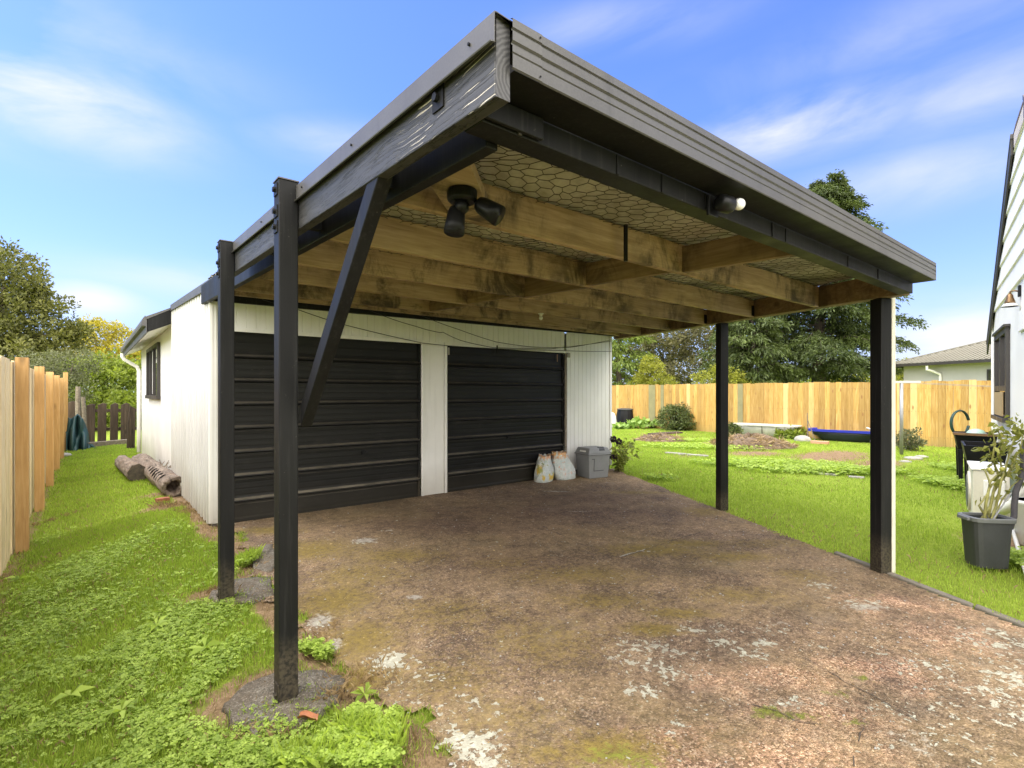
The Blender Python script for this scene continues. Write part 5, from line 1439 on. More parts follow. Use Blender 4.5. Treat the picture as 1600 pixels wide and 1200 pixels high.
# ================================================================== HOUSE ON THE RIGHT
HC = Vector((12.92, 1.93, 0)); HU = Vector((.9763, .2164, 0)); HW = Vector((-.2164, .9763, 0))
def H(t, o, z): return HC + HU*t + HW*o + Vector((0,0,z))
ho = thing('white_house', 'white weatherboard gabled house with dark bargeboards at the right edge', 'house', HC)
def hb_(name, t0, t1, o0, o1, z0, z1, mat, parent=ho, **k):
    mb = MB(); mb.obox(H((t0+t1)/2, (o0+o1)/2, (z0+z1)/2), HU*(t1-t0)/2, HW*(o1-o0)/2, (0,0,(z1-z0)/2)); return part(name, mb, mat, parent, **k)
TA, SL = -3.9, .657
zb_t = lambda t: 2.87 - SL*t                      # top edge of the bargeboard on the near slope
mb = MB()
mb.prism([H(2*TA,0,-.1), H(0,0,-.1), H(0,0,2.75), H(-3.3,0,4.92), H(2*TA+3.3,0,4.92), H(2*TA,0,2.75)], -HW*9); part('wall', mb, M['housewhite'], ho)
mb = MB(); z = 3.005
while z < 4.85:
    z1 = min(z + .304, 4.90); tt = lambda zz: min(-(zz-2.78)/SL, 0)
    ta, tb = tt(z), tt(z1)
    mb.prism([H(2*TA-ta, .026, z), H(ta, .026, z), H(tb, .004, z1), H(2*TA-tb, .004, z1)], -HW*.003)
    mb.prism([H(2*TA-ta, .026, z), H(ta, .026, z), H(ta, .002, z-.014), H(2*TA-ta, .002, z-.014)], -HW*.001)
    z = z1
part('weatherboards', mb, M['housewhite'], ho)
for sgn in (1, -1):
    e = lambda t: t if sgn > 0 else 2*TA - t
    mb = MB(); mb.prism([H(e(.5),.03,zb_t(.5)-.24), H(e(-3.28),.03,zb_t(-3.28)-.24), H(e(-3.28),.03,zb_t(-3.28)), H(e(.5),.03,zb_t(.5))], HW*.022)
    part('barge_board', mb, M['darkframe'], ho)
    mb = MB(); mb.prism([H(e(.52),.058,zb_t(.52)-.03), H(e(-3.3),.058,zb_t(-3.3)-.03), H(e(-3.3),.058,zb_t(-3.3)+.03), H(e(.52),.058,zb_t(.52)+.03)], -HW*9.2)
    part('roof', mb, M['metal'], ho)
mb = MB(); mb.prism([H(-3.32,-.05,4.86), H(2*TA+3.32,-.05,4.86), H(2*TA+3.32,-.05,5.06), H(-3.32,-.05,5.06)], HW*.075); gp_ = part('gable_cap', mb, M['pinkbox'], ho, bevel=.01)
mb = MB(); mb.prism([H(-3.30,-.06,5.062), H(2*TA+3.3,-.06,5.062), H(2*TA+3.6,-.06,5.10), H(-3.6,-.06,5.10)], HW*.09); part('tile_edge', mb, M['bronze'], gp_)
hb_('corner_block', -.12, .06, .004, .05, 2.90, 2.98, M['housewhite'])
hb_('meter_box', -4.3, -3.80, .004, .03, 2.34, 2.60, M['housewhite'], bevel=.01)
hb_('corner_trim', -.09, .012, .003, .022, .0, 2.9, M['housewhite'])
# window with two upper lights and a lower pane
t0_, t1_, z0_, z1_ = -2.66, -.92, 1.20, 2.53
mb = MB()
def hbox(a, b_, o0, o1, c, d_): mb.obox(H((a+b_)/2, (o0+o1)/2, (c+d_)/2), HU*abs(b_-a)/2, HW*(o1-o0)/2, (0,0,(d_-c)/2))
hbox(t0_, t0_+.09, .003, .05, z0_, z1_); hbox(t1_-.09, t1_, .003, .05, z0_, z1_); hbox(t0_+.09, t1_-.09, .003, .048, z1_-.08, z1_); hbox(t0_+.09, t1_-.09, .003, .052, 1.60, 1.68)
hbox(-1.84, -1.74, .003, .046, 1.68, z1_-.08); hbox(t0_-.04, t1_+.04, .003, .09, z0_-.06, z0_); hbox(t0_-.05, t1_+.03, .003, .075, z1_, z1_+.035)
wi = part('window', mb, M['darkframe'], ho)
mb = MB(); hbox(t0_+.09, t1_-.09, .006, .016, z0_+.0, z1_-.08); part('pane', mb, M['glass'], wi)
mb = MB(); hbox(t0_+.25, t1_-.25, .054, .062, z0_+.02, 1.585); part('fence_reflection', mb, m_simple('reflection_tan', (.36,.25,.12), .6, .15, 4), wi)  # tan sheet painting the golden fence's reflection on the lower glass
# wall lamp
wl = thing('wall_lamp', 'copper and white shaded outdoor lamp on the white house wall above the window', 'lamp', H(-3.78, .0, 2.85))
LT = -3.78
mb = MB(); mb.obox(H(LT,.014,2.87), HU*.05, HW*.012, (0,0,.07)); part('mount', mb, M['blackplastic'], wl, bevel=.003)
mb = MB(); mb.tube([H(LT,.025,2.87), H(LT+.02,.06,2.885), H(LT+.03,.095,2.88), H(LT+.03,.10,2.84)], .010, 8); part('arm', mb, M['bronze'], wl, smooth=True)
lc = H(LT+.03, .10, 2.73)
mb = MB(); mb.lathe([(.018,.12),(.032,.10),(.036,.07),(.052,.02),(.056,-.005)], lc, 18); part('shade_top', mb, M['bronze'], wl, smooth=True)
mb = MB(); mb.lathe([(.056,-.005),(.078,-.03),(.088,-.045),(.084,-.045),(.056,-.01)], lc, 18); part('shade', mb, M['whiteplastic'], wl, smooth=True)

# raised planters, heat pump, hose hoop along the house wall
def planter(name, label, t, o, zt, L, Wd, edge=False):
    base = H(t, o, 0); base.z = float(gz(base.x, base.y)); zb = base.z
    q = thing(name, label, 'planter', base)
    def box(nm, a0, a1, o0, o1, z0, z1, mat, par=q, **k):
        mb = MB(); c = H((a0+a1)/2, (o0+o1)/2, (z0+z1)/2); mb.obox(c, HU*(a1-a0)/2, HW*(o1-o0)/2, (0,0,(z1-z0)/2)); return part(nm, mb, mat, par, **k)
    h = .24; mb = MB()
    A = [H(t+.02,o+.02,zt-h), H(t+L-.02,o+.02,zt-h), H(t+L-.02,o+Wd-.02,zt-h), H(t+.02,o+Wd-.02,zt-h)]
    B = [H(t-.02,o-.02,zt), H(t+L+.02,o-.02,zt), H(t+L+.02,o+Wd+.02,zt), H(t-.02,o+Wd+.02,zt)]
    C2 = [H(t+.01,o+.01,zt-.001), H(t+L-.01,o+.01,zt-.001), H(t+L-.01,o+Wd-.01,zt-.001), H(t+.01,o+Wd-.01,zt-.001)]
    D2 = [v - Vector((0,0,.10)) for v in C2]
    mb.loft([A, B, C2, D2]); part('trough', mb, M['blackplastic'], q, bevel=.004)
    mb = MB(); c = H(t+L/2, o+Wd/2, zt-.08); mb.obox(c, HU*(L/2-.03), HW*(Wd/2-.03), (0,0,.01)); part('soil', mb, M['dirt'], q)
    for a in (t+.02, t+L-.10):
        for oo in (o+.02, o+Wd-.08):
            mb = MB(); p_ = H(a+.04, oo+.03, 0)
            mb.loft([[H(a,oo,zb-.02), H(a+.06,oo,zb-.02), H(a+.06,oo+.05,zb-.02), H(a,oo+.05,zb-.02)], [H(a-.005,oo-.005,zt-h), H(a+.085,oo-.005,zt-h), H(a+.085,oo+.065,zt-h), H(a-.005,oo+.065,zt-h)]])
            part('leg', mb, M['blackplastic'], q, bevel=.004)
    return q
planter('raised_planter', 'nearer black raised planter trough on legs against the white house wall', -3.42, .10, .845, .85, .42)
planter('raised_planter', 'farther black raised planter behind the first with a brown board across it', -1.95, .10, .90, .95, .47)
mb = MB(); mb.bar(H(-2.12, .62, .925), H(-2.10, .02, .915), .10, .035); tagp(part('board', mb, M['bronze'], None, loc=H(-2.1,.3,.9)), 'rusty brown board laid across the gap between the black planters', 'board')
mb = MB(); q = H(-1.75, .32, .89); mb.lathe([(.14,-.03),(.13,.03),(.09,.08),(.03,.10)], q, 12); tagp(part('cloche', mb, m_simple('pale_green_plastic', (.36,.52,.42), .4, .1, 6), None, loc=q, smooth=True), 'small pale green plastic dome sitting in the farther planter', 'dome')
# hoop of hose on a dark stake
hq = H(-1.15, .30, 0); mb = MB(); c = at(1501, 661, 9.1)
ux = (rgt*.9 + fwd*.1).normalized()
for k in range(2):
    mb.tube([c + ux*(.17*cos(a)) + Vector((0,0,.215*sin(a))) + fwd*.03*k for a in np.linspace(.22, 2*pi-.22, 34)], .013, 6)
hs = thing('hose_coil', 'dark green hose hanging in a hoop at the house corner above the planters', 'hose', hq)
part('hose', mb, m_simple('dark_green_hose', (.02,.06,.045), .4, .2, 8), hs, smooth=True)
mb = MB(); mb.bar(c + ux*.155 + Vector((0,0,-.95)), c + ux*.155 + Vector((0,0,.22)), .035, .05); part('bracket', mb, m_simple('dark_teal_post', (.03,.06,.055), .5, .2, 8), hs)
# heat pump
ac = thing('heat_pump', 'cream outdoor heat pump unit standing below the black planters by the house', 'heat pump', H(-4.85, .2, .05))
def abox(nm, a0, a1, o0, o1, z0, z1, mat, par=ac, **k):
    mb = MB(); mb.obox(H((a0+a1)/2,(o0+o1)/2,(z0+z1)/2), HU*(a1-a0)/2, HW*(o1-o0)/2, (0,0,(z1-z0)/2)); return part(nm, mb, mat, par, **k)
cs = abox('casing', -5.15, -4.35, .22, .53, .10, .70, M['cream'], bevel=.012)
abox('top_lid', -5.16, -4.34, .21, .545, .7005, .725, M['whiteplastic'], bevel=.008)
for a in (-5.05, -4.55): abox('foot', a, a+.1, .2, .56, .045, .0995, M['concrete'])
mb = MB(); mb.lathe([(.235,0),(.235,.02),(.20,.025),(.19,.01),(.03,.012),(.02,.02)], H(-4.68,.5305,.40), 24, HW); gr = part('fan_grille', mb, M['cream'], ac)
mb = MB()
for k in range(4): mb.lathe([(.05+.045*k,.022),(.058+.045*k,.026),(.05+.045*k,.03)], H(-4.68,.532,.40), 20, HW)
part('grille_rings', mb, M['rimgrey'], gr)
abox('valve_cover', -5.185, -5.151, .26, .44, .42, .60, M['whiteplastic'], bevel=.01)
mb = MB(); mb.tube([H(-5.19,.30,.36), H(-5.35,.30,.30), H(-5.5,.22,.42), H(-5.55,.08,.75), H(-5.5,.03,1.0)], [.05]*5, 10)
part('insulated_pipe', mb, M['whiteplastic'], ac, smooth=True)
# white tub at the wall
q = H(-5.95, .14, 0); q.z = float(gz(q.x, q.y)); mb = MB(); mb.lathe([(.09,0),(.11,.02),(.14,.40),(.15,.41),(.15,.44),(.13,.44),(.10,.06)], q, 24)
tagp(part('white_tub', mb, M['whiteplastic'], None, loc=q, smooth=True), 'round white plastic tub behind the tomato plant at the right edge', 'tub')
a_ = ground(1582, 846); b_ = ground(1606, 908)
mb = MB(); mb.tube([a_ + Vector((0,0,.12)), a_.lerp(b_,.5) + Vector((0,0,.06)), b_ + Vector((0,0,.025))], .016, 8)
tagp(part('drain_pipe', mb, M['whiteplastic'], None, loc=a_, smooth=True), 'thin white drain pipe lying on the grass right of the dark grey pot', 'pipe')
# dark grey tub with tomato plant
q = ground(1541, 884); pt = thing('plant_tub', 'dark grey plastic tub with wide rim holding soil on the lawn at right', 'plant tub', q)
def rr_ring(w2, d2, z, yaw=radians(-8), n=32, k=5):
    o = []
    for i in range(n):
        a = 2*pi*i/n; c_, s_ = cos(a), sin(a); s = (abs(c_)**k + abs(s_)**k)**(-1/k)
        v = Matrix.Rotation(-YAW + yaw, 3, 'Z') @ Vector((w2*c_*s, d2*s_*s, 0)); o.append(q + v + Vector((0,0,z)))
    return o
hh = .44
mb = MB(); mb.loft([rr_ring(.150,.118,.003), rr_ring(.155,.122,.012), rr_ring(.188,.145,hh-.02), rr_ring(.176,.134,hh-.02), rr_ring(.172,.130,hh-.14)]); part('tub', mb, M['darkgreyplastic'], pt, smooth=False, bevel=.004)
mb = MB(); mb.loft([rr_ring(.189,.146,hh-.035), rr_ring(.208,.165,hh-.035), rr_ring(.212,.17,hh-.005), rr_ring(.20,.157,hh), rr_ring(.181,.138,hh), rr_ring(.177,.135,hh-.02)], cap=False); part('rim', mb, M['rimgrey'], pt, smooth=False)
mb = MB(); mb.loft([rr_ring(.171,.129,hh-.12), rr_ring(.15,.1,hh-.10), rr_ring(.03,.02,hh-.095)]); part('soil', mb, M['dirt'], pt)
for sx in (-1,1):
    mb = MB(); v = Matrix.Rotation(-YAW + radians(-8), 3, 'Z'); c = q + v @ Vector((sx*.215, 0, hh-.02)); mb.obox(c, v @ Vector((.018,0,0)), v @ Vector((0,.08,0)), (0,0,.014)); part('handle', mb, M['rimgrey'], pt, bevel=.006)
qs = q + Vector((0,0,hh-.09))
pt.scale = (.80, .80, .97)
tm = thing('tomato_plant', 'straggly tomato plant with thick yellow green stems growing in the dark grey tub', 'plant', qs)
st = MB(); C_, D_ = [], []
dq = 4.45
paths = [[(1540,822),(1548,790),(1552,770),(1572,742),(1585,728),(1600,715)], [(1543,825),(1556,792),(1562,762),(1570,735),(1580,700),(1590,672)], [(1537,822),(1541,785),(1548,752),(1566,738),(1562,714),(1572,690)],
         [(1545,824),(1552,770),(1560,742),(1550,715),(1556,692),(1548,668)], [(1550,822),(1566,780),(1588,752),(1610,735)], [(1538,820),(1530,790),(1552,755),(1600,722)], [(1548,760),(1540,735),(1552,722),(1545,700)], [(1562,714),(1566,690),(1558,668)], [(1572,742),(1596,700),(1600,668)]]
tips = []
for i, pa in enumerate(paths):
    pts = []
    for j, (px, py) in enumerate(pa): pts.append(at(px, py, dq + .05*sin(i*2 + j) + .015*j))
    if i < 6: pts[0] = qs + Vector((random.uniform(-.06,.06), random.uniform(-.05,.05), -.01))
    fine = []
    for a_, b_ in zip(pts[:-1], pts[1:]):
        for k in range(4): fine.append(a_.lerp(b_, k/4) + Vector((random.uniform(-1,1), random.uniform(-1,1), random.uniform(-1,1)))*.004)
    fine.append(pts[-1]); n = len(fine)
    st.tube(fine, [(.0125 if i < 4 else .008)*(1-.65*k/n) for k in range(n)], 7)
    for p_ in fine[int(n*.45):]:
        for k in range(1 if i < 6 else 2): tips.append(p_ + Vector((random.uniform(-1,1), random.uniform(-1,1), random.uniform(-.6,.9)))*.045)
part('stem', st, M['tomato_stem'], tm, smooth=True)
for px, py, n in ((1585,665,30),(1570,690,18),(1595,690,24),(1562,668,10),(1582,712,9),(1545,692,4),(1530,700,3),(1592,720,8)):
    for k in range(n): tips.append(at(px + random.gauss(0,9), py + random.gauss(0,9), dq + random.uniform(-.1,.12)))
tp_ = np.array([tuple(t) for t in tips]); n = len(tp_)
leafmesh('leaves', tp_, np.c_[R.normal(size=n), R.normal(size=n), R.uniform(-1.1,.4,n)], R.uniform(.04,.085,n), R.uniform(.022,.045,n), M['leaf_tomato'], tm, droop=.25)
for px, py in ((1546,734),(1549,738),(1566,733)):
    mb = MB(); mb.lathe(sphere_prof(.02), at(px, py, dq-.03), 10); part('tomato', mb, m_simple('green_tomato', (.34,.33,.07), .35, .1, 5), tm, smooth=True)
mb = MB(); a_, b_ = at(1578, 826, 4.42), at(1612, 655, 4.50); pts = [a_.lerp(b_, k/9) + rgt*(.014*sin(k*1.7)) for k in range(10)]; mb.tube(pts, [.022]*10, 8)
tagp(part('garden_stake', mb, m_simple('purple_grey_stake', (.075,.07,.08), .7, .3, 16, bumpk=.4), None, loc=a_), 'thick dark grey wrapped stake leaning at the right side of the tomato tub', 'stake')
mb = MB(); mb.tube([at(1542,826,4.4), at(1580,770,4.42)], .006, 5); mb.tube([at(1556,826,4.5), at(1530,790,4.46)], .006, 5)
tagp(part('support_stick', mb, M['steel'], None, loc=at(1542,826,4.4)), 'thin grey crossed support sticks among the tomato stems', 'stick')

# ================================================================== NEIGHBOUR'S HOUSE
A1 = at(1412, 600, 24.5); A2 = at(1560, 600, 20.6); e1 = (A2-A1); e1.z = 0; e1.normalize(); e2 = Vector((-e1.y, e1.x, 0))
if e2.dot(fwd) < 0: e2 = -e2
nb = thing('neighbour_house', 'low grey rendered house with olive ribbed hip roof beyond the golden fence', 'house', (A1.x, A1.y, 0))
def NH(a, b_, z): return Vector((A1.x, A1.y, 0)) + e1*a + e2*b_ + Vector((0,0,z))
LN, DN, ZW = 13.0, 8.5, 2.86
mb = MB(); mb.prism([NH(0,0,-.1), NH(LN,0,-.1), NH(LN,DN,-.1), NH(0,DN,-.1)], (0,0,ZW+.1)); part('wall', mb, M['neigh'], nb)
ov_ = .45; zr_ = ZW + 1.75
a, b_, c, d_ = NH(-ov_,-ov_,ZW+.03), NH(LN+ov_,-ov_,ZW+.03), NH(LN+ov_,DN+ov_,ZW+.03), NH(-ov_,DN+ov_,ZW+.03)
r1, r2 = NH(DN/2,DN/2,zr_), NH(LN-DN/2,DN/2,zr_)
mb = MB(); mb.add([a,b_,c,d_,r1,r2], [(0,1,5,4),(1,2,5),(2,3,4,5),(3,0,4)]); rf = part('roof', mb, M['neighroof'], nb)
mb = MB(); k = -ov_ + .1
while k < LN + ov_:                 # standing ribs running up the slope
    run = min(k + ov_, LN + ov_ - k, DN/2 + ov_); f = run/(DN/2+ov_)
    s_ = NH(k, -ov_-.03, ZW+.045); e_ = NH(k, -ov_ + (DN/2+ov_)*f, ZW+.045 + (zr_-ZW-.03)*f)
    mb.tube([s_, e_], .022, 4); k += .20
part('roof_ribs', mb, M['neighroof'], rf)
mb = MB(); mb.bar(NH(-ov_,-ov_,ZW+.06), NH(DN/2,DN/2,zr_+.03), .16, .05); mb.bar(NH(DN/2,DN/2,zr_+.03), NH(LN-DN/2,DN/2,zr_+.03), .16, .05); part('ridge_cap', mb, M['neighroof'], rf)
mb = MB(); mb.bar(NH(-ov_,-ov_-.05,ZW-.04), NH(LN+ov_,-ov_-.05,ZW-.04), .1, .12); mb.bar(NH(-ov_-.05,-ov_,ZW-.04), NH(-ov_-.05,DN+ov_,ZW-.04), .1, .12); part('gutter', mb, M['darkframe'], nb)
mb = MB(); mb.add([NH(-ov_,-ov_,ZW-.02), NH(LN+ov_,-ov_,ZW-.02), NH(LN+ov_,0,ZW-.02), NH(-ov_,0,ZW-.02)], [(0,1,2,3)]); part('soffit', mb, M['neigh'], nb)
r = None
def along(px):      # distance along the wall seen at this pixel
    best = min(np.arange(0, LN, .02), key=lambda k: abs(800 + FPX*((NH(k,0,0)-Vector((0,0,0))).dot(rgt)/NH(k,0,0).dot(fwd)) - px)); return float(best)
k = along(1471)
mb = MB(); mb.tube([NH(k-.25,-ov_-.02,ZW-.08), NH(k-.25,-ov_-.02,ZW-.28), NH(k-.15,-.28,ZW-.36), NH(k,-.07,ZW-.50), NH(k,-.07,ZW-.6), NH(k,-.07,0)], .055, 8); part('downpipe', mb, M['whiteplastic'], nb)
k = along(1545)
mb = MB(); mb.obox(NH(k+.8,-.01,1.75), e1*.85, e2*.03, (0,0,.75)); w2 = part('window', mb, M['darkframe'], nb)
mb = MB(); mb.obox(NH(k+.8,-.045,1.75), e1*.78, e2*.004, (0,0,.68)); part('pane', mb, M['glass'], w2)

# ================================================================== TREES AND SHRUBS BEYOND THE FENCES
def B(px, py, d, rx_, rz_, ry=None): 
    q = at(px, py, d); return ((q.x, q.y, q.z), (rx_, ry or rx_, rz_))
def base(px, d): q = at(px, 613, d); return (q.x, q.y, 0)
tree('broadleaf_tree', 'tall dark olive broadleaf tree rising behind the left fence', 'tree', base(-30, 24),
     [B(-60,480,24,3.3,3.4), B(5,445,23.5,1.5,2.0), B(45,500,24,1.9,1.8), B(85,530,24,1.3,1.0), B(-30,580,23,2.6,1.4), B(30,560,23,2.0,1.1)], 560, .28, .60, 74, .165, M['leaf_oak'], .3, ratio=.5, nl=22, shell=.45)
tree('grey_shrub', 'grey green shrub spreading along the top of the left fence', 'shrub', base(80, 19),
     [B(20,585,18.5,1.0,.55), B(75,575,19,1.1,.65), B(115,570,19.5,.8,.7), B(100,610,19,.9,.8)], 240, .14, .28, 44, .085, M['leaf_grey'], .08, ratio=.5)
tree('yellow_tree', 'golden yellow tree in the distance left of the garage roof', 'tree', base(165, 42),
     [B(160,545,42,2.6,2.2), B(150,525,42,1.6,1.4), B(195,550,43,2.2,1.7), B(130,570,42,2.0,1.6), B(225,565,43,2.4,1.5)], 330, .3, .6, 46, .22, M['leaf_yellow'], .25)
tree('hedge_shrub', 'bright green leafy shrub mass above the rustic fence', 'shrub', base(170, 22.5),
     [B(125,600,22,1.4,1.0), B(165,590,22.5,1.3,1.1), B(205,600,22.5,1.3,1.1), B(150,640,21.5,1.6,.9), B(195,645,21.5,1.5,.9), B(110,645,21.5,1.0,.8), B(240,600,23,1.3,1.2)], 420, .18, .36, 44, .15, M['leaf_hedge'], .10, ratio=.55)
# plume grass
q = Vector(base(150, 24)); pg = thing('plume_grass', 'pale feathery plumes standing up in front of the yellow tree', 'plant', q)
C_, D_ = [], []
for k in range(10):
    a_ = at(133 + k*4.4, 598, 24); b2 = at(133 + k*5.5 - 4, 540 + random.uniform(-2,28), 24)
    for j in range(46):
        f = random.uniform(.25, 1); C_.append(tuple(a_.lerp(b2, f))); D_.append((random.gauss(0,.4), random.gauss(0,.4), 1))
leafmesh('plumes', np.array(C_), np.array(D_), .22, .03, M['leaf_flax'], pg)

# right side: large conifer with drooping sprays
def conifer(name, label, bx, d, H_, prof, nlimb, per, L, mat, r0, seed, lean=0, hmin=1.0, up=.05, topx=None):
    q = Vector(base(bx, d)); t = thing(name, label, 'tree', q); rr = np.random.default_rng(seed)
    mb = MB(); tp = q + rgt*lean + Vector((0,0,H_))
    tr = [q.lerp(tp, k/9) + rgt*(.10*sin(k*1.3)) for k in range(10)]; mb.tube(tr, [r0*(1-.88*k/9) for k in range(10)], 9)
    C_, D_, T_ = [], [], []
    for i in range(nlimb):
        f = ((i+.5)/nlimb)**.9; h = hmin + (H_-hmin)*f; az = i*2.39996 + rr.uniform(-.5,.5)
        Lm = prof(f, az)*rr.uniform(.65,1.1)
        s_ = q.lerp(tp, h/H_); dr = (rgt*cos(az) + fwd*sin(az))
        rise = rr.uniform(.0,.35)*Lm if f < .8 else .5*Lm
        mid = s_ + dr*Lm*.55 + Vector((0,0,rise*.7)); end = s_ + dr*Lm + Vector((0,0,rise*.55 - .12*Lm))
        mb.tube([s_, mid, end], [max(.015, r0*.26*(1-f)), .03, .01], 5)
        m_ = int(per*(.35 + Lm/4.5)); ct = rr.random()
        g = rr.uniform(.18, 1.05, m_)
        pts = np.where((g<.55)[:,None], np.array(s_)+ (np.array(mid)-np.array(s_))*(g/.55)[:,None], np.array(mid)+(np.array(end)-np.array(mid))*((g-.55)/.45)[:,None])
        # secondary sprays to both sides
        nsec = max(5, int(Lm*4.5)); sec = rr.integers(0, nsec, m_); gs = (sec+.5)/nsec*.85+.18
        bs = np.where((gs<.55)[:,None], np.array(s_)+ (np.array(mid)-np.array(s_))*(gs/.55)[:,None], np.array(mid)+(np.array(end)-np.array(mid))*((gs-.55)/.45)[:,None])
        sdv = np.array((-sin(az)*np.array(rgt) + cos(az)*np.array(fwd)))
        sgn = np.where(sec % 2 == 0, 1, -1)*(.4 + .6*((sec*7919) % 13)/13)
        ln = rr.random(m_)*(.25 + .30*Lm*(1-.4*gs))
        pts = bs + sdv*(sgn*ln)[:,None] + np.array(dr)*(ln*.5)[:,None] + np.array([0,0,-1.0])*(ln**1.5*.45)[:,None] + rr.normal(size=(m_,3))*.09
        C_.append(pts); D_.append(sdv*sgn[:,None]*.7 + np.array(dr)*.7 + np.array([0,0,-.45+up]) + rr.normal(size=(m_,3))*.45)
        T_.append(np.clip(.5*ct + .5*rr.random(m_), 0, 1))
    C_ = np.concatenate(C_); D_ = np.concatenate(D_); T_ = np.concatenate(T_); n = len(C_)
    part('trunk', mb, M['bark'], t, smooth=True)
    leafmesh('crown', C_, D_, L*rr.uniform(.6,1.3,n), L*.30*rr.uniform(.7,1.3,n), mat, t, droop=.25, tint=T_)
    return t
def prof_main(f, az):
    side = cos(az)                       # +1 towards the right of the picture
    w_ = np.interp(f, [0,.12,.3,.5,.7,.85,1], [4.6,6.3,6.2,5.0,3.6,2.2,.7])
    return w_*(1.0 if side < 0 else .62)
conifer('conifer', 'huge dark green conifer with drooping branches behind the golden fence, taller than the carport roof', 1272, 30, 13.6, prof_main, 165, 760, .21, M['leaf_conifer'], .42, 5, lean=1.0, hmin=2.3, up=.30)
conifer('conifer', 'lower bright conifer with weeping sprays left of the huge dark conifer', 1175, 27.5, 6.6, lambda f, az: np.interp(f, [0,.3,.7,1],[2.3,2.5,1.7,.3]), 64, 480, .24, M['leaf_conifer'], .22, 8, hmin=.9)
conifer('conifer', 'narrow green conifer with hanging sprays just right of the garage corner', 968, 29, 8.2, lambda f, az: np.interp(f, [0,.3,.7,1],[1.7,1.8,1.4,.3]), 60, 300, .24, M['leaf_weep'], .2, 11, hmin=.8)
tree('yellow_green_shrub', 'bright yellow green bush in front of the grey olive tree', 'shrub', base(1018, 27),
     [B(1018,590,27,.85,.9), B(1016,572,27,.5,.55), B(1030,598,27,.8,.6), B(1000,600,27,.6,.5)], 160, .12, .25, 40, .13, M['leaf_ygreen'], .08, ratio=.35)
tree('olive_tree', 'open grey olive tree with sky showing through, beside the carport end', 'tree', base(1065, 40),
     [B(1060,535,40,3.6,2.6), B(1040,520,40,2.2,1.6), B(1100,545,40,2.4,2.3), B(1075,575,39,3.0,1.5), B(1010,560,41,2.0,2.0)], 300, .3, .65, 52, .25, M['leaf_olive'], .18, nl=12)
q = Vector(base(1078, 26)); fxp = thing('flax_bush', 'spiky pale green flax leaves sticking up above the golden fence', 'plant', q)
n = 46; C_ = np.array([tuple(q + rgt*random.uniform(-.7,.7) + fwd*random.uniform(-.3,.3)) for _ in range(n)]); Dn = np.c_[R.normal(size=(n,2))*.42, np.ones(n)]
leafmesh('blades', C_, Dn, R.uniform(2.1,2.9,n), .09, M['leaf_flax'], fxp, fold=.15, droop=.12)
tree('low_bush', 'yellow green bush behind the golden fence right of the far carport post', 'shrub', base(1135, 26.5), [B(1128,590,26.5,.9,.7), B(1150,597,26.5,1.0,.5), B(1100,600,26.5,.8,.5)], 130, .12, .25, 34, .13, M['leaf_ygreen'], .06, ratio=.4)
tree('hedge_shrub', 'sunlit yellow green bush right of the conifer trunk above the fence', 'shrub', base(1345, 38), [B(1350,596,38,1.7,1.2), B(1372,590,38,1.4,1.3), B(1318,602,38,1.2,.8), B(1395,595,38,1.3,1.2), B(1410,590,39,1.0,1.3)], 200, .2, .38, 40, .19, M['leaf_ygreen'], .1)
tree('hedge_shrub', 'thin pale yellow bush just right of the conifer trunk', 'shrub', base(1303, 34), [B(1302,592,34,.45,.9), B(1290,602,34,.6,.5)], 60, .15, .25, 34, .16, M['leaf_ygreen'], .05)
for i, (px, d, w_, h, mat, lab) in enumerate(((1215,36,3.0,3.2,'leaf_shrub','dark shrub in the shade under the huge conifer'),(1255,44,4,3.0,'leaf_hedge','green bush far behind the conifer trunk'),(935,34,3.4,5.5,'leaf_hedge','green tree hidden mostly behind the garage right corner'))):
    q = Vector(base(px, d)); tree('background_shrub', lab, 'shrub', q, [((q.x,q.y,h*.5),(w_/2,w_/2,h*.5))], 150, .2, .4, 34, .2, M[mat], .1)
for i, (px, d, w_, h, mat, lab) in enumerate(((1480,60,14,5.0,'leaf_olive','distant olive tree line behind the neighbouring house'),(300,46,9,6.5,'leaf_hedge','green tree behind the garage roof'),(-220,26,7,7,'leaf_hedge','green tree outside the left fence'))):
    q = Vector(base(px, d)); tree('background_tree', lab, 'tree', q, [((q.x,q.y,h*.5),(w_/2,w_/2,h*.5))], 160, .4, .8, 34, .3, M[mat], .2)

# ================================================================== GRASS, CLOVER, WEEDS
def bare_at(X, Y): return bare_mask(X, Y)
def blades(name, X, Y, Hh, Wd, mat, tint=None, lean=.45):
    n = len(X); Z = gz(X, Y) - .006
    a = R.random(n)*2*pi; 
    ln = R.random(n)*lean
    dirx, diry = np.cos(a), np.sin(a); b_ = R.random(n)*2*pi
    tx = X + Hh*ln*np.cos(b_); ty = Y + Hh*ln*np.sin(b_); tz = Z + Hh*np.sqrt(1-ln*ln*.8)
    mx_ = X + Hh*ln*.35*np.cos(b_); my_ = Y + Hh*ln*.35*np.sin(b_); mz_ = Z + Hh*.55
    V = np.stack([np.c_[X - dirx*Wd/2, Y - diry*Wd/2, Z], np.c_[X + dirx*Wd/2, Y + diry*Wd/2, Z], np.c_[mx_ + dirx*Wd*.4, my_ + diry*Wd*.4, mz_], np.c_[tx, ty, tz]], 1).reshape(-1, 3)
    F = np.arange(4*n).reshape(n, 4)
    t = R.random(n) if tint is None else tint
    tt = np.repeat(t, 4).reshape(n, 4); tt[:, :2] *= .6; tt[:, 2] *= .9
    o = npmesh(name, V, F, mat, None, attrs={'tint': tt.ravel()})
    return tagp(o, kind='stuff')
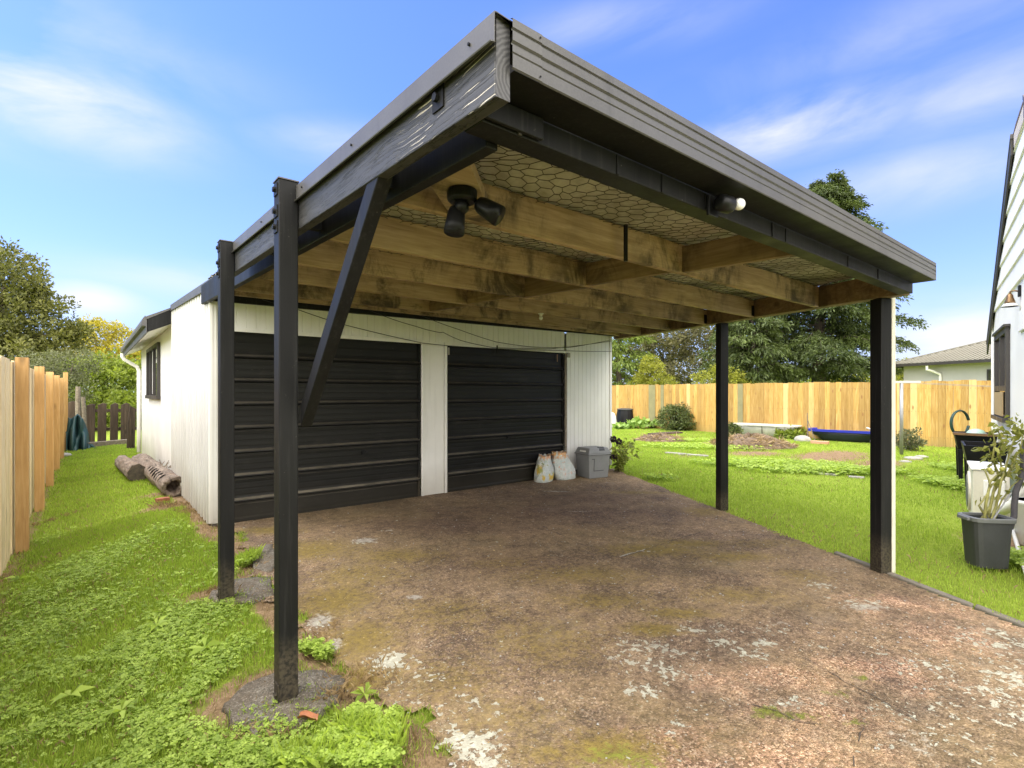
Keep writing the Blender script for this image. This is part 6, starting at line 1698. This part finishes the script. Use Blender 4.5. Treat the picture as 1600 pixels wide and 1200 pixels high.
def lawn_ok(X, Y, thr=.5):
    b = bare_mask(X, Y); nz_ = .35*np.sin(X*13 + 3*np.sin(Y*7))*np.sin(Y*11 + 2*np.sin(X*5))
    return (b + .5*nz_ + R.uniform(-.25,.25,len(X)) < thr)
_VN = np.random.default_rng(3).uniform(-1, 1, (256, 256))
def vnoise(X, Y, f):
    x, y = np.asarray(X)*f + 100, np.asarray(Y)*f + 100
    i, j = np.floor(x).astype(int), np.floor(y).astype(int); u, v = x-i, y-j; u = u*u*(3-2*u); v = v*v*(3-2*v)
    g = lambda a, b: _VN[a % 256, b % 256]
    return (g(i,j)*(1-u)+g(i+1,j)*u)*(1-v) + (g(i,j+1)*(1-u)+g(i+1,j+1)*u)*v
def depth(X, Y): return X*SY + Y*CY
# left lawn
def sample_left(n):
    Y = np.concatenate([1.0 + 6.5*R.random(int(n*.72))**1.35, 4 + 16*R.random(n - int(n*.72))]); X = R.uniform(-.62, 1.3, n)
    lim = np.where(Y < 6.2, drive_left(Y) + wob(Y, 1) + .04, 1.0)
    k = (X < lim); return X[k], Y[k]
X, Y = sample_left(230000); k = lawn_ok(X, Y); X, Y = X[k], Y[k]; d = np.maximum(depth(X, Y), 1)
pn = .5 + .35*vnoise(X, Y, 1.3) + .25*vnoise(X+5, Y, 4.1)
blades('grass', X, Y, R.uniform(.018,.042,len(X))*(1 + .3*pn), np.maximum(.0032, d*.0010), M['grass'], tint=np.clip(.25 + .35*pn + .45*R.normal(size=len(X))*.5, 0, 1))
# right lawn
def sample_right(n):
    Y = -.5 + 24*R.random(n)**1.3; X = xr(np.minimum(Y, 6.2)) + np.where(Y < 1.9, .13, .015) + .06*np.sin(Y*7)*np.sin(Y*3.1) + (17.95 - xr(np.minimum(Y, 6.2)))*R.random(n)**1.25
    Y2 = Y; k = (X < 17.97) & ((X > 7.4) | (Y < 6.2)); 
    hd = -.2164*(X-12.92) + .9763*(Y-1.93); k &= hd > .15
    return X[k], Y[k]
X, Y = sample_right(330000); k = lawn_ok(X, Y, .55); X, Y = X[k], Y[k]; d = np.maximum(depth(X, Y), 1)
pn = .5 + .35*vnoise(X, Y, .7) + .3*vnoise(X+5, Y, 2.6)
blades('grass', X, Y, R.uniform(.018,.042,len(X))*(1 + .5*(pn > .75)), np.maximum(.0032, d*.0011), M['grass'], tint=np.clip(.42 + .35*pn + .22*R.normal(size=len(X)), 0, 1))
# dry and dead blades mixed through both lawns
X, Y = sample_left(14000); d = np.maximum(depth(X, Y), 1); blades('dry_grass', X, Y, R.uniform(.02,.05,len(X)), np.maximum(.0028, d*.0009), M['weedstraw'], lean=.8)
X, Y = sample_right(26000); k = vnoise(X, Y, .9) + .5*R.normal(size=len(X)) > .1; X, Y = X[k], Y[k]; d = np.maximum(depth(X, Y), 1); blades('dry_grass', X, Y, R.uniform(.02,.055,len(X)), np.maximum(.0028, d*.0010), M['weedstraw'], lean=.8)
# clover and broad-leaf weeds
def clover(name, X, Y, hmax, size, tintb=.5):
    n = len(X); Z = gz(X, Y); a0 = R.random(n)*2*pi; Hh = R.uniform(.3,1,n)*hmax; Vs = []; Ts = []
    tl = np.c_[R.normal(size=(n,2))*.28, np.ones(n)]; tl /= np.linalg.norm(tl, axis=1, keepdims=True)
    s = size*R.uniform(.45,1.5,n)
    t = np.clip(tintb + .25*R.normal(size=n) + .25*(Hh/hmax-.6), 0, 1)
    for k in range(3):
        a = a0 + k*2*pi/3 + R.uniform(-.2,.2,n)
        u_ = np.c_[np.cos(a), np.sin(a), np.zeros(n)]; u_ -= tl*(u_*tl).sum(1, keepdims=True); v_ = np.cross(tl, u_)
        c = np.c_[X, Y, Z + Hh]
        pts = [c, c + (u_*.62 + v_*.52)*s[:,None] + tl*(.12*s)[:,None], c + u_*s[:,None]*1.05, c + (u_*.62 - v_*.52)*s[:,None] + tl*(.12*s)[:,None]]
        Vs.append(np.stack(pts, 1)); Ts.append(np.repeat(t*R.uniform(.75,1.1,n), 4).reshape(n,4))
    V = np.stack(Vs, 1).reshape(-1,3); T = np.stack(Ts, 1).reshape(-1); F = np.arange(len(V)).reshape(-1,4)
    return tagp(npmesh(name, V, F, M['clover'], None, attrs={'tint': T}), kind='stuff')
X = []; Y = []
def patch(px, py, rx_, ry_, n, clip=True):
    p = ground(px, py); r = np.sqrt(-np.log(1 - R.random(n)*.85))*.9; a = R.random(n)*2*pi
    x = p.x + rx_*r*np.cos(a)*CY + ry_*r*np.sin(a)*SY; y = p.y - rx_*r*np.cos(a)*SY + ry_*r*np.sin(a)*CY
    X.append(x); Y.append(y)
for a in ((150,1050,.45,.45,4200),(60,980,.4,.5,3000),(250,1150,.45,.3,4200),(350,1195,.35,.2,3000),(300,960,.3,.5,2600),(100,900,.3,.6,2200),(330,1050,.10,.35,1500),(40,1120,.4,.4,3500),(200,860,.3,.8,2000),(20,860,.15,.6,700)): patch(*a)
n = 12000; Yu = 1.0 + 5.5*R.random(n)**1.4; X.append(R.uniform(-.6, 1.1, n)); Y.append(Yu)
X, Y = np.concatenate(X), np.concatenate(Y); cn = vnoise(X, Y, 3.1) + .6*vnoise(X+9, Y+4, 8.0) + R.normal(size=len(X))*.30
k = (X > -.6) & (X < drive_left(Y) - .10) & lawn_ok(X, Y, .36) & (cn > -.35); clover('clover', X[k], Y[k], .030, .0120)
X, Y = [], []
for a in ((565,1135,.07,.06,700),(530,1175,.09,.05,800),(600,1160,.06,.06,500),(470,1203,.12,.03,800),(575,1200,.11,.05,900),(615,1135,.03,.04,100),(485,1022,.06,.05,330),(505,1030,.05,.05,200),(388,880,.05,.12,260)): patch(*a)
X, Y = np.concatenate(X), np.concatenate(Y); clover('clover', X, Y, .07, .0155, .6)
x1_, y1_ = [], []
X, Y = [], []
for a in ((560,1150,.08,.06,350),(595,1170,.09,.06,350),(490,1195,.15,.05,350),(620,1150,.04,.06,90),(388,878,.05,.14,500)): patch(*a)
X, Y = np.concatenate(X), np.concatenate(Y); blades('weed_grass', X, Y, R.uniform(.05,.13,len(X)), .0045, M['grass'], lean=.7, tint=R.uniform(.4,1,len(X)))
# weedy growth in the garden bed, along the house wall and at the drive edge
X, Y = [], []
for a in ((1205,728,1.3,.45,2200),(1290,738,1.3,.4,1600),(1100,700,1.4,.6,1300),(1340,738,.8,.3,500),(1490,760,.35,.6,700),(1500,735,.3,.5,400),(1590,880,.25,.2,300),(1075,690,.8,.3,300),(1010,750,.4,.1,200),(1150,695,.8,.3,300)): patch(*a)
X, Y = np.concatenate(X), np.concatenate(Y); k = X > xr(np.minimum(Y,6.2)) + .1; clover('weeds', X[k], Y[k], .10, .034, .6)
X, Y = [], []
for a in ((560,1060,.2,.15,260),(520,1090,.06,.04,150),(500,1000,.1,.2,120),(400,1150,.2,.06,160),(610,1180,.12,.12,160),(350,925,.2,.1,120),(300,800,.2,.1,260),(270,790,.3,.15,400),(20,900,.1,.5,260),(60,820,.06,.8,200)): patch(*a)
X, Y = np.concatenate(X), np.concatenate(Y); blades('dry_grass', X, Y, R.uniform(.02,.07,len(X)), .003, M['weedstraw'], lean=1.0)
# litter and loose stones on the drive
n = 900
Y = R.uniform(.2, 6.1, n); fr = R.random(n)
X = np.where(R.random(n) < .5, drive_left(Y) + np.abs(R.normal(size=n))*.35, drive_left(Y) + fr*(xr(Y) - drive_left(Y)))
k = X < xr(Y); X, Y = X[k], Y[k]; n = len(X)
o = leafmesh('leaf_litter', np.c_[X, Y, gz(X, Y) + .010], np.c_[R.normal(size=(n,2)), R.uniform(-.02,.12,n)], R.uniform(.008,.03,n), R.uniform(.003,.012,n), M['weedstraw'], None, fold=.1)
tagp(o, kind='stuff')
n = 700; Y = R.uniform(.2, 6.0, n); X = drive_left(Y) + R.random(n)*(xr(Y) - drive_left(Y)); sz = R.uniform(.003,.009,n)
base8 = np.array([(1,0,0),(0,1,0),(-1,0,0),(0,-1,0),(0,0,.8)])
V = (np.c_[X, Y, gz(X, Y) + .006][:,None,:] + base8[None]*sz[:,None,None]*(1 + .3*R.normal(size=(n,5,1)))).reshape(-1,3)
F = (np.array([(0,1,4),(1,2,4),(2,3,4),(3,0,4)])[None] + 5*np.arange(n)[:,None,None]).reshape(-1,3)
o = npmesh('loose_stones', V, F, M['stone'], None); tagp(o, kind='stuff')
# dandelion-like rosettes
rs = 0
for px, py in ((245,985),(110,1095),(340,900),(320,1020),(570,1095),(190,1120),(30,910)):
    q = ground(px, py); n = 9; ang = R.random()*6 + np.arange(n)*2*pi/n
    o = leafmesh('rosette_weed', np.tile(np.array(q) + np.array([0,0,.03]), (n,1)), np.c_[np.cos(ang), np.sin(ang), R.uniform(.15,.7,n)], R.uniform(.07,.12,n), R.uniform(.022,.034,n), M['clover'], None, droop=.3)
    tagp(o, kind='stuff')
# dead leaves
q = ground(481, 1132); mb = MB(); mb.grid(lambda u, v: q + Vector(((u-.5)*.085*CY + (v-.5)*.035*SY, -(u-.5)*.085*SY + (v-.5)*.035*CY, .026 + .02*(2*v-1)**2 + .008*sin(u*5)))*1.0 if True else None, 8, 4)
tagp(part('dead_leaf', mb, m_simple('orange_dead_leaf', (.30,.11,.045), .6, .3, 30), None, loc=q, smooth=True), 'curled orange brown dead leaf lying on the concrete pad of the near post', 'leaf')
